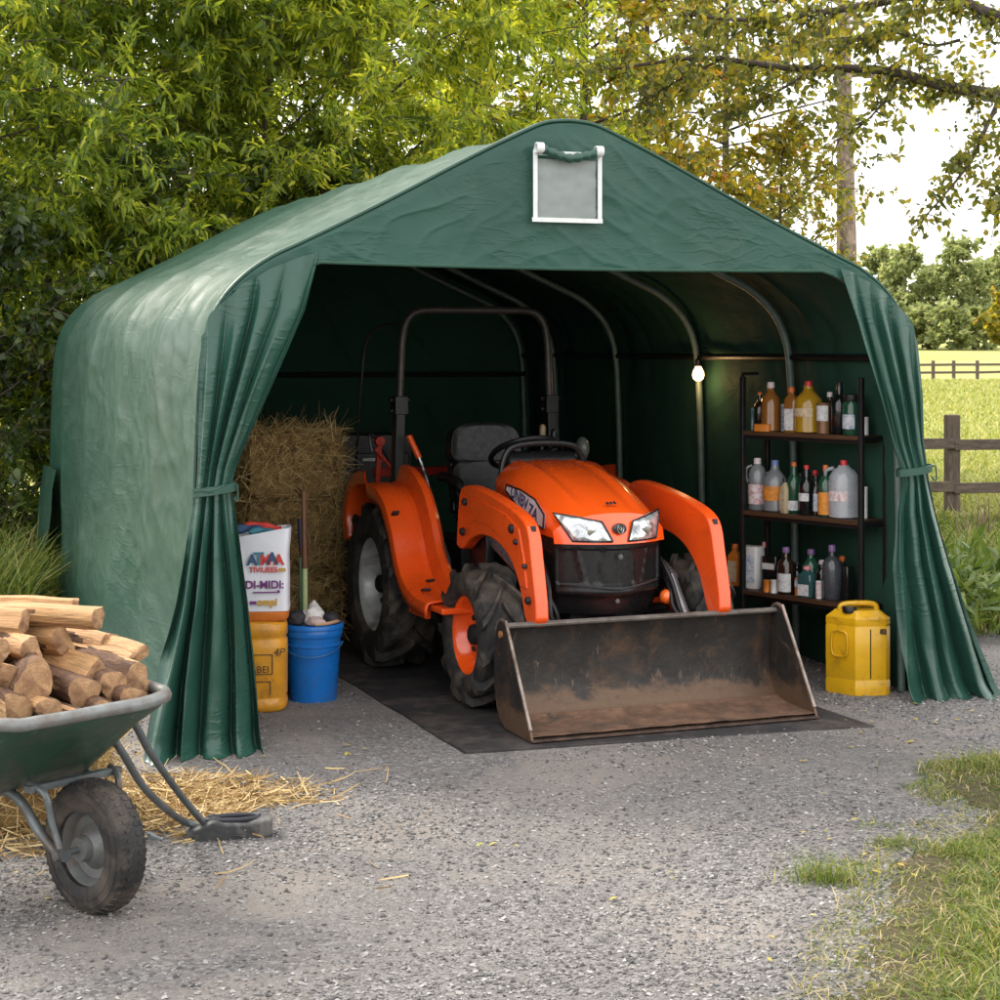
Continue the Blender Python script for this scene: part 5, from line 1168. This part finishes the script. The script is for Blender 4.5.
BARKL = M('pale_tree_bark', (.32, .245, .195), .9, 0, .35, 9, .8, 24, dirt=((.075, .055, .045), .4, 5), stretch=(3, 3, 1.4))
def sky_keep(P, gaps):
    return np.ones(len(P), bool)
def tree(name, label, x, y, h, tr_r, mat, bark, nl, ntw, nlf, ll, lw, spread, h0=.15, droop=.3, up=.45, lean=(0, 0), twl=.7, cat='tree', group=None, env=None, down=.0, seed=0, flat=.6, limb=1.0, maxz=1e9, z0=0.0):
    r_ = random.Random(seed+77); t = thing(name, label, cat, (x, y, z0), 0, group)
    m = MB(); trunk = smooth_path([(0, 0, -.1), (lean[0]*.2+.05*r_.uniform(-1, 1), lean[1]*.2, h*.3), (lean[0]*.6, lean[1]*.6, h*.65), (lean[0], lean[1], h*.97)], 8); nT = len(trunk)
    m.tube(trunk, [tr_r*(1.15-.95*(i/(nT-1))**.9) for i in range(nT)], 10)
    TW, TD, TL = [], [], []
    for k in range(nl):
        f = lerp(h0, .98, ((k+r_.random()*.8)/nl)); i = min(int(f*(nT-1)), nT-2); p = trunk[i].lerp(trunk[i+1], f*(nT-1)-i)
        az = k*2.39996+r_.uniform(-.5, .5)
        e = env(f) if env else math.sin(PI*min(1, (f-h0)/(1-h0)*.80+.20))**.6
        L_ = spread*e*r_.uniform(.75, 1.15)*limb; el = lerp(up, 1.15, max(0, f-.6)/.4)+r_.uniform(-.15, .15)
        d = Vector((math.cos(az)*math.cos(el), math.sin(az)*math.cos(el), math.sin(el)))
        pts = [p]; q = p.copy(); dd = d.copy()
        for j in range(7):
            dd = (dd+Vector((r_.uniform(-.16, .16), r_.uniform(-.16, .16), r_.uniform(-.12, .12)-down*.12))).normalized(); q = q+dd*L_/7; pts.append(q.copy())
        rad = max(tr_r*.34*(1-f*.55), .007); m.tube(pts, [rad*(1-.85*j/7) for j in range(8)], 6)
        for w in range(ntw):
            g = lerp(.22, 1.0, (w+r_.random())/ntw); j = min(int(g*7), 6); b = pts[j].lerp(pts[j+1], g*7-j)
            if b.z > maxz: continue
            td = (pts[j+1]-pts[j]).normalized(); sd = Vector((r_.gauss(0, 1), r_.gauss(0, 1), r_.gauss(0, .7)-down)); tw = (td*.7+sd*.75).normalized(); tl = twl*r_.uniform(.5, 1.15)
            TW.append(b); TD.append(tw); TL.append(tl)
            if w % 2 == 0: m.tube([b, b+tw*tl*.5+Vector((0, 0, .03)), b+tw*tl-Vector((0, 0, down*.12*tl))], [.008, .005, .002], 4, False)
    m.build('trunk', bark, t, sharp=0, fix=False)
    A = np.array([tuple(v) for v in TW]); Dv = np.array([tuple(v) for v in TD]); Lv = np.array(TL); n = len(A)
    idx = np.repeat(np.arange(n), nlf); s = rng.random(len(idx))**.8
    P = A[idx]+Dv[idx]*(Lv[idx]*s)[:, None]; P[:, 2] -= down*.12*Lv[idx]*s*s; P += rng.normal(size=P.shape)*.035*twl
    D = Dv[idx]*.75+rng.normal(size=P.shape)*.65; D[:, 2] -= down*.35
    ln = ll*(.6+.7*rng.random(len(P))); keep = P[:, 2] > .05; P, D, ln = P[keep], D[keep], ln[keep]
    leaves(P, D, ln, ln*lw*(.8+.4*rng.random(len(P))), droop*(.4+rng.random(len(P))), mat, 'crown', t, flat)
    return t
WIL = leafmat('willow_leaf', [(0, (.034, .060, .013)), (.3, (.092, .145, .023)), (.7, (.185, .245, .032)), (1, (.34, .36, .05))], (2.9, 2.6, 1.6), .58, .4)
WILY = leafmat('yellow_willow_leaf', [(0, (.050, .083, .015)), (.35, (.145, .195, .026)), (.75, (.27, .31, .035)), (1, (.43, .42, .05))], (2.6, 2.4, 1.4), .58, .4)
HEDGE = leafmat('hedge_leaf', [(0, (.018, .032, .010)), (.5, (.038, .062, .014)), (.85, (.07, .095, .018)), (1, (.12, .13, .02))], (1.8, 2.0, 1.0), .35, .35)
AUT = leafmat('autumn_leaf', [(0, (.07, .09, .016)), (.3, (.15, .165, .020)), (.6, (.24, .22, .024)), (.92, (.31, .25, .028)), (.985, (.38, .17, .035)), (1, (.28, .18, .10))], (2.5, 2.1, 1.2), .52, .4)
OLIVE = leafmat('olive_leaf', [(0, (.042, .058, .016)), (.4, (.105, .125, .026)), (.75, (.19, .19, .034)), (.96, (.24, .19, .03)), (1, (.13, .16, .09))], (2.6, 2.3, 1.3), .55, .4)
GOLD = leafmat('golden_leaf', [(0, (.09, .10, .016)), (.5, (.20, .20, .024)), (.85, (.33, .28, .030)), (1, (.36, .20, .03))], (2.0, 1.8, 1.2), .45, .4)
FAR = leafmat('hazed_far_leaf', [(0, (.16, .20, .085)), (.5, (.25, .285, .12)), (1, (.36, .36, .17))], (1.7, 1.7, 1.3), .5, .5)  # distance haze is painted in: the leaf colours themselves are made paler
GT = 'broadleaf trees behind the tent'
tree('willow_tree', 'tall yellow green willow at the left edge behind the tent', -4.6, 14.2, 6.6, .055, WIL, BARKM, 52, 21, 62, .105, .26, 2.2, .10, .5, .5, (.3, .1), .75, group=GT, down=.5, seed=1)
tree('willow_tree', 'bushy willow with a dark forked trunk rising behind the left roof edge', -2.9, 16.0, 7.0, .065, WIL, BARKM, 54, 21, 62, .105, .26, 2.2, .14, .5, .55, (-.2, .2), .75, group=GT, down=.5, seed=2)
tree('willow_tree', 'bright yellow willow rising just left of the tent ridge', -1.25, 17.0, 7.4, .06, WILY, BARKM, 56, 21, 62, .11, .26, 2.2, .10, .5, .55, (.3, -.2), .75, group=GT, down=.5, seed=3)
tree('willow_tree', 'shaded willow standing farther back between the yellow willows', -5.6, 18.0, 8.0, .08, WIL, BARKM, 36, 16, 40, .14, .25, 2.6, .12, .5, .5, (.2, 0), .85, group=GT, down=.5, seed=4)
tree('willow_tree', 'pale willow half hidden behind the bright yellow one', -.3, 20.5, 8.2, .08, WILY, BARKM, 40, 16, 44, .14, .24, 2.3, .10, .5, .55, (.1, 0), .85, group=GT, down=.5, seed=5)
tree('willow_tree', 'fresh green young willow between the left edge and the tent roof', -3.75, 14.9, 5.6, .045, WIL, BARKM, 40, 15, 40, .10, .26, 1.6, .10, .5, .6, (.1, .1), .65, group=GT, down=.4, seed=12)
tree('willow_tree', 'fresh green young willow right behind the middle of the left roof slope', -2.1, 15.6, 5.8, .045, WILY, BARKM, 46, 18, 56, .10, .26, 1.7, .10, .5, .6, (.1, .1), .65, group=GT, down=.4, seed=13)
GH = 'hedge shrubs beside the tent'
for k, (x, y, h, lab) in enumerate(((-3.75, 13.1, 2.5, 'dark broadleaf hedge shrub against the rear corner of the tent'), (-4.8, 13.0, 2.9, 'tall dark hedge shrub at the left edge behind the long grass'), (-2.9, 14.7, 3.1, 'dark hedge shrub hidden behind the left tent wall under the willow'), (-1.5, 15.3, 3.3, 'olive hedge shrub behind the left slope of the tent roof'))):
    tree('hedge_shrub', lab, x, y, h, .05, HEDGE, BARKM, 30, 12, 20, .085, .48, 1.15, .03, .3, .5, (0, 0), .42, 'shrub', GH, down=.2, seed=20+k)
tree('autumn_tree', 'orange and olive autumn tree rising behind the tent peak',   .95, 21.5, 8.2, .09, AUT, BARKM, 44, 17, 40, .11, .52, 2.7, .16, .25, .4, (.1, .1), .7, group=GT, down=.3, seed=6)
tree('olive_tree', 'olive brown tree with loose leaves right of the tent peak', 2.9, 23.5, 8.0, .08, OLIVE, BARKM, 32, 13, 24, .105, .52, 2.4, .30, .25, .35, (.1, .1), .75, group=GT, down=.4, seed=7)
tree('olive_tree', 'loose olive tree filling the gap over the right roof slope', 1.9, 24.0, 8.6, .08, OLIVE, BARKM, 32, 13, 22, .105, .52, 2.3, .30, .25, .35, (.1, .1), .75, group=GT, down=.4, seed=17)
tree('golden_tree', 'small golden yellow tree showing above the right roof slope', 3.35, 22.0, 4.3, .05, GOLD, BARKM, 24, 9, 15, .085, .5, 1.05, .2, .25, .6, (.1, .0), .5, group=GT, down=.2, seed=8)
# the slim tree with its trunk in view, right of the tent
def env_r(f): return 1.0 if f > .42 else .55
tree('slim_tree', 'slim tree with a bare pale brown trunk against the white sky', 4.79, 25.0, 9.5, .19, OLIVE, BARKL, 18, 9, 8, .115, .56, 2.0, .60, .25, .25, (-.02, .05), .7, group=GT, down=.5, seed=9, env=env_r, flat=.4)
# near tree out of frame whose bough reaches across the top
nt_ = thing('overhanging_tree', 'near tree whose dark leafy bough reaches across the top right of the sky', 'tree', (5.1, 13.6, 0))
m = MB(); m.tube(smooth_path([(0, 0, -.1), (-.05, 0, 1.5), (.05, 0, 3.2), (.1, .1, 5.2), (0, .1, 7.2)], 6), [.22-.15*i/24 for i in range(25)], 12)
def w2(px, row, d): return Vector(((px-500)*d/FOC-5.1, d-13.6, EYE-(row-HOR)*d/FOC))
boughs = [([Vector((0, 0, 3.2)), w2(1010, 100, 13.7), w2(945, 86, 13.8), w2(880, 70, 13.9), w2(790, 68, 14.1), w2(700, 58, 14.3), w2(610, 70, 14.5)], .062),
          ([Vector((.05, 0, 3.9)), w2(1010, 20, 13.2), w2(940, -5, 13.2), w2(850, 8, 13.4), w2(760, 20, 13.6), w2(680, 14, 13.8)], .055),
          ([w2(1000, 98, 13.7), w2(985, 130, 13.5), w2(968, 165, 13.4), w2(940, 200, 13.3), w2(925, 216, 13.3)], .020),
          ([w2(1030, 95, 13.6), w2(1015, 140, 13.4), w2(1008, 180, 13.3), w2(995, 218, 13.2)], .020),
          ([w2(900, 74, 13.9), w2(885, 100, 13.8), w2(862, 125, 13.8), w2(838, 140, 13.8)], .014),
          ([w2(815, 68, 14), w2(780, 90, 14), w2(745, 108, 14.1), w2(715, 112, 14.1)], .014),
          ([w2(960, 40, 13.5), w2(930, 45, 13.5), w2(890, 32, 13.5), w2(850, 44, 13.5)], .014),
          ([w2(720, 60, 14.3), w2(670, 85, 14.3), w2(640, 105, 14.3)], .012)]
TW = []; TD = []; rb2 = random.Random(5)
for bi, (pts, r0) in enumerate(boughs):
    sp = smooth_path(pts, 7); n = len(sp); m.tube(sp, [r0*(1-.82*i/(n-1)) for i in range(n)], 8)
    cnt = {0: 140, 1: 150, 2: 26, 3: 24, 4: 20, 5: 30, 6: 30, 7: 30}[bi]
    for _ in range(cnt):
        f = rb2.uniform(.10 if bi < 2 else .25, 1)*(n-1); i = min(int(f), n-2); b = sp[i].lerp(sp[i+1], f-i)
        d = Vector((rb2.gauss(-.35, .6), rb2.gauss(0, .8), rb2.gauss(-.12 if bi != 0 else .10, .55))).normalized(); L_ = rb2.uniform(.14, .50 if bi < 2 else .30)
        TW.append(b); TD.append(d*L_); m.tube([b, b+d*L_*.5+Vector((0, 0, .015)), b+d*L_], [.006, .004, .002], 4, False)
m.build('trunk', BARKM, nt_, sharp=0, fix=False)
A = np.array([tuple(v) for v in TW]); Dv = np.array([tuple(v) for v in TD]); idx = np.repeat(np.arange(len(A)), 15); s = .15+.9*rng.random(len(idx))
P = A[idx]+Dv[idx]*s[:, None]+rng.normal(size=(len(idx), 3))*.035; D = Dv[idx]/np.linalg.norm(Dv[idx], axis=1, keepdims=True)*.6+rng.normal(size=P.shape)*.7; D[:, 2] -= .35
ln = .066*(.55+.75*rng.random(len(P))); leaves(P, D, ln, ln*.56, .25*rng.random(len(P)), OLIVE, 'crown', nt_, .35)
# far trees beyond the field
GF = 'trees beyond the field'
def hill(d): return max(0, (d-105)/135)*1.75
FT = [(878, 252, 13.0, 'far tree just right of the tent wall'), (905, 245, 12.5, 'rounded far tree beyond the field behind the far fence'), (928, 262, 10.5, 'lower far tree between two rounded crowns beyond the field'), (957, 240, 13.6, 'tallest far tree with a visible trunk beyond the field'), (985, 256, 11.5, 'far tree beyond the field near the right edge'), (1012, 245, 13.5, 'far tree cut by the right edge of the picture')]
for k, (px, d, h, lab) in enumerate(FT):
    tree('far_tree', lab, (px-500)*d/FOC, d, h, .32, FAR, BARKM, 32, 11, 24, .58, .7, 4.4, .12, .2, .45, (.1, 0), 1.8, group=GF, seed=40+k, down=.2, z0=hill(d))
for k, (px, d, h, mt, lab) in enumerate(((890, 236, 5.0, FAR, 'low far bush at the foot of the trees beside the tent'), (922, 238, 4.4, FAR, 'low far bush under the lower far tree'), (950, 232, 4.6, FAR, 'low far bush beside the trunk of the tallest far tree'), (975, 236, 4.4, FAR, 'low far bush left of the golden bush'), (1002, 228, 6.0, GOLD, 'golden far bush at the right edge of the field'))):
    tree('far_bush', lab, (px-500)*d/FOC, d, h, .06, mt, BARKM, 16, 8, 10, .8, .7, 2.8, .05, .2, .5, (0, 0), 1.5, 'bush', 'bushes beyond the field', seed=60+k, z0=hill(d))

# ------------------------------------------------------------------ grass
GRASS = leafmat('grass_blade', [(0, (.055, .085, .014)), (.4, (.11, .16, .022)), (.7, (.17, .22, .035)), (.86, (.28, .27, .07)), (1, (.42, .34, .16))], (1.5, 1.5, 1.0), .35, .5)
DRYG = leafmat('dry_grass_blade', [(0, (.10, .12, .025)), (.3, (.20, .21, .045)), (.55, (.35, .29, .11)), (.8, (.46, .36, .18)), (1, (.52, .42, .25))], (1.3, 1.3, 1.0), .3, .6)
MEADG = leafmat('meadow_blade', [(0, (.17, .20, .04)), (.5, (.28, .30, .075)), (.85, (.38, .37, .13)), (1, (.46, .41, .19))], (1.3, 1.3, 1.0), .35, .6)
def blades(P, h, w, lean, mat, name):
    n = len(P); a = rng.random(n)*2*PI; ld = np.stack([np.cos(a), np.sin(a), np.zeros(n)], 1)*lean[:, None]
    f = rng.random(n)*2*PI; s = np.stack([np.cos(f), np.sin(f), np.zeros(n)], 1)*(w/2)[:, None]; V = []
    up = np.zeros((n, 3)); up[:, 2] = 1
    for t, k in ((0, 1), (.45, .85), (.8, .5)):
        c = P+up*(h*(t-.35*np.minimum(lean, 1.2)*t*t))[:, None]+ld*(h*t*t)[:, None]; V += [c-s*k, c+s*k]
    t = 1; V.append(P+up*(h*(1-.42*np.minimum(lean, 1.2)))[:, None]+ld*h[:, None])
    V = np.stack(V, 1).reshape(-1, 3); T = np.array([(0, 1, 3), (0, 3, 2), (2, 3, 5), (2, 5, 4), (4, 5, 6)])
    return np_mesh(name, V, (T[None]+7*np.arange(n)[:, None, None]).reshape(-1, 3), mat)
def clumped(n, xf, y0, y1, seed, thr, sc):
    out = []
    while len(out) < n:
        y = random.uniform(y0, y1); x = xf(y)
        if x is None: continue
        if nz(x*sc+seed, y*sc, 2)+.35*nz(x*sc*3, y*sc*3, seed) > thr+random.uniform(-.25, .25): out.append((x, y))
    return np.array(out)
# near verge: green tufts over dry straw-coloured grass
def vx(y): a = verge_left(y)-.10; return a-.04+abs(random.gauss(0, 1))*.9 if random.random() < .6 else random.uniform(a, 3.4)
Q = clumped(50000, vx, 3.7, 7.65, 3.0, -.36, 2.4); P = np.array([(x, y, zverge(x, y)-.01) for x, y in Q]); n = len(P)
edge = np.clip(np.array([(x-verge_left(y))/.5 for x, y in Q]), .25, 1)
kind(blades(P, (.03+.115*rng.random(n)**1.8)*edge, .0028+.0042*rng.random(n), .4+1.1*rng.random(n), GRASS, 'verge_grass'), 'stuff')
Q = clumped(11000, vx, 3.7, 7.7, 9.0, -.15, 1.7); P = np.array([(x, y, zverge(x, y)-.01) for x, y in Q]); n = len(P)
kind(blades(P, .02+.05*rng.random(n)**1.5, .0025+.003*rng.random(n), .7+1.3*rng.random(n), DRYG, 'dry_verge_grass'), 'stuff')
# small tufts growing in the gravel
def tuft(px, row, rad, h, n, label, dry=0):
    x, y = ground(px, row); g = np.array([(random.gauss(0, rad*.5), random.gauss(0, rad*.32), 0) for _ in range(n)])
    o = blades(g, h*(.30+.80*rng.random(n)), .0022+.003*rng.random(n), .3+1.3*rng.random(n), GRASS if not dry else DRYG, 'grass_tuft'); o.location = (x, y, zg(x, y)); tag(o, label, 'grass tuft', 'grass tufts in the gravel')
tuft(826, 887, .11, .125, 240, 'lone green grass tuft in the gravel left of the verge')
tuft(896, 851, .10, .05, 150, 'low sparse grass tuft in the gravel above the lone tuft')
tuft(884, 832, .10, .03, 60, 'faint flat weed patch farthest up in the gravel')
tuft(962, 862, .13, .10, 260, 'bushy green tuft at the edge of the verge beside the gravel')
tuft(985, 775, .22, .12, 420, 'green tuft at the right edge where the verge begins')
tuft(940, 800, .14, .04, 90, 'low yellowish tuft at the left tip of the far verge', 1)
# fallen leaves and scraps on the drive
FALL = islandmat('fallen_leaf', [(0, (.30, .24, .03)), (.5, (.42, .30, .05)), (1, (.22, .22, .03))], .7)
P = []
for px, row, k in ((895, 725, 14), (250, 742, 10), (330, 760, 8), (60, 905, 6), (985, 720, 12), (830, 760, 6), (860, 830, 14), (790, 960, 9), (900, 880, 8), (500, 850, 6), (640, 900, 5)):
    for _ in range((k+1)//2): x, y = ground(px+random.gauss(0, 34), row+random.gauss(0, 12)); P.append((x, y, zg(x, y)+.010))
P = np.array(P); D = rng.normal(size=P.shape); D[:, 2] *= .12; ln = .018+.024*rng.random(len(P)); leaves(P, D, ln, ln*.5, .2*rng.random(len(P)), FALL, 'fallen_leaves', None, .95)
kind(bpy.data.objects['fallen_leaves'], 'stuff')
# rough grass behind the drive, right and left
def rx(y): return random.uniform(max(.19*y, 2.55 if y < 12.5 else .19*y), .37*y)
Q = clumped(9000, rx, 10.6, 17.4, 1.0, -.30, 1.2); P = np.array([(x, y, 0) for x, y in Q]); n = len(P)
hh = np.array([.10+.30*max(0, .5+nz(x*.9, y*.9, 5)) for x, y in Q])*(.5+.6*rng.random(n))
kind(blades(P, hh, .006+.010*rng.random(n), .35+.8*rng.random(n), GRASS, 'rough_grass'), 'stuff')
LEAFY = leafmat('weed_leaf', [(0, (.05, .085, .016)), (.5, (.10, .155, .028)), (1, (.20, .24, .06))], (1.5, 1.5, 1.0), .35, .4)
def lx_(y): return random.uniform(-.40*y, -.245*y if y > 11.6 else -.262*y)
Q = clumped(5200, lx_, 10.8, 13.2, 4.0, -.4, 1.3); P = np.array([(x, y, 0) for x, y in Q]); n = len(P)
kind(blades(P, .25+.50*rng.random(n), .006+.008*rng.random(n), .3+.8*rng.random(n), GRASS, 'long_grass'), 'stuff')
for k, (px, row, h, lab) in enumerate(((958, 640, .50, 'broad leaved weed clump by the right curtain below the fence post'), (990, 625, .55, 'broad leaved weed clump at the right edge under the fence'), (938, 610, .45, 'leafy weed clump squeezed beside the right curtain'), (14, 585, .75, 'tall leafy weed clump beside the left tent corner'))):
    x, y = ground(px, row); t = []; n = 240
    P = np.array([(random.gauss(0, .13), random.gauss(0, .13), random.uniform(.02, h*.8)) for _ in range(n)]); D = np.array([(random.gauss(0, 1), random.gauss(0, 1), random.uniform(.2, 1.4)) for _ in range(n)])
    ln = .10+.16*rng.random(n); o = leaves(P, D, ln, ln*.16, .7*rng.random(n), LEAFY, 'weed_clump', None, .5); o.location = (x, y, 0); tag(o, lab, 'weeds', 'weed clumps around the tent')
# pasture
def fx(y): return random.uniform(.17*y, .40*y)
yy = 17.4+(100-17.4)*rng.random(36000)**2.1; P = np.array([(random.uniform(.17*y, .36*y), y, .01) for y in yy]); n = len(P)
kind(blades(P, (.05+.12*rng.random(n))*(1+yy/160), (.008+.012*rng.random(n))*(1+yy/22), .3+.7*rng.random(n), MEADG, 'pasture_grass'), 'stuff')

# ------------------------------------------------------------------ fences
OAK = M('weathered_fence_wood', (.115, .085, .066), .85, 0, .35, 5, .6, 40, dirt=((.05, .038, .03), .35, 6), stretch=(1, 6, 6)); OAKV = M('weathered_post_wood', (.12, .088, .068), .85, 0, .35, 5, .6, 40, dirt=((.05, .038, .03), .35, 6), stretch=(6, 6, 1))
def fence(name, label, posts, pw, rails, rh, hpost, dy):
    t = thing(name, label, 'fence', (posts[0][0], posts[0][1], 0)); o = Vector(posts[0])
    for k, p in enumerate(posts):
        m = MB(); q = Vector(p)-o; m.box((q.x, q.y, hpost/2-.1), (pw*(1+.06*nz(k, 3)), pw, hpost+.2), (R(1.2*nz(k, 1)), R(1.5*nz(k, 2)), 0)); m.build('post', OAKV, t, bevel=.012)
    for a, b in zip(posts, posts[1:]):
        for z in rails:
            m = MB(); qa, qb = Vector(a)-o, Vector(b)-o; k = nz(a[0], z)*.02
            m.bar((qa.x, qa.y-dy, z+k), (qb.x, qb.y-dy, z-k), .032, rh); m.build('rail', OAK, t, bevel=.006)
fence('rail_fence', 'brown two rail wooden fence close behind the tent on the right', [(1.4, 17.3), (4.47, 17.8), (7.5, 18.3), (10.4, 18.8)], .135, (.345, .77), .105, 1.06, .085)
fence('rail_fence', 'far brown rail fence across the field in front of the distant trees', [((px-500)*101/FOC, 101+.03*(px-900)) for px in (872, 900, 938, 962, 990, 1020, 1050)], .18, (.42, .86), .14, 1.1, .12)
x, y = ground(984, 545); m = MB()
for k in range(26):
    a = random.uniform(0, 2*PI); p = Vector((random.gauss(0, .12), random.gauss(0, .1), 0)); q = p+Vector((math.cos(a)*.16, math.sin(a)*.12, random.uniform(.15, .46))); m.tube([p, p.lerp(q, .5)+Vector((random.gauss(0, .03), 0, .02)), q], [.010, .007, .003], 5, False)
o = m.build('dry_twigs', M('dry_twig', (.24, .17, .12), .9, 0, .3, 9), fix=False, sharp=0); o.location = (x, y, 0); tag(o, 'pale dry branching twigs standing in the grass beside the fence post', 'twigs')

# ------------------------------------------------------------------ light, sky, camera
SUN_AZ, SUN_EL = R(-52), R(40)       # measured clockwise from straight ahead: the sun stands to the left, a little behind the tent
w = bpy.data.worlds.new('World'); SC.world = w; w.use_nodes = True; nt = w.node_tree; nt.nodes.clear(); L = nt.links.new
out = N(nt, 'ShaderNodeOutputWorld'); bg = N(nt, 'ShaderNodeBackground'); L(bg.outputs[0], out.inputs[0])
sk_ = N(nt, 'ShaderNodeTexSky'); sk_.sky_type = 'NISHITA'; sk_.sun_disc = False; sk_.sun_elevation = SUN_EL; sk_.sun_rotation = SUN_AZ; sk_.air_density = 1.0; sk_.dust_density = 3.0; sk_.ozone_density = 1.0
# thin bright cloud veil over the blue
tc = N(nt, 'ShaderNodeTexCoord'); cn = tex(nt, tc.outputs['Generated'], 2.2, 5, .55, .3); cf = ramp(nt, cn.outputs['Fac'], [(.30, .55), (.62, .9)])
veil = mixc(nt, cf, sk_.outputs[0], (11.5, 11.3, 11.0))
L(veil, bg.inputs['Color']); bg.inputs['Strength'].default_value = .138
sd = Vector((math.sin(SUN_AZ)*math.cos(SUN_EL), math.cos(SUN_AZ)*math.cos(SUN_EL), math.sin(SUN_EL)))
s = bpy.data.lights.new('sun', 'SUN'); s.energy = 2.5; s.angle = R(18); s.color = (1, .93, .82)
so = bpy.data.objects.new('sun', s); COL.objects.link(so); so.rotation_euler = sd.to_track_quat('Z', 'Y').to_euler(); so.location = (0, 0, 20)
cam = bpy.data.cameras.new('camera'); co = bpy.data.objects.new('camera', cam); COL.objects.link(co)
co.location = (0, 0, EYE); co.rotation_euler = (R(90), 0, 0); cam.sensor_width = 36; cam.lens = 36*FOC/1000; cam.shift_y = -.15; cam.clip_end = 3000; cam.clip_start = .05
SC.camera = co
SC.view_settings.view_transform = 'Standard'; SC.view_settings.look = 'None'; SC.view_settings.gamma = 1; SC.view_settings.exposure = .95
SC.cycles.max_bounces = 7; SC.cycles.transparent_max_bounces = 6; SC.cycles.use_denoising = True
SC.cycles.sample_clamp_indirect = 6
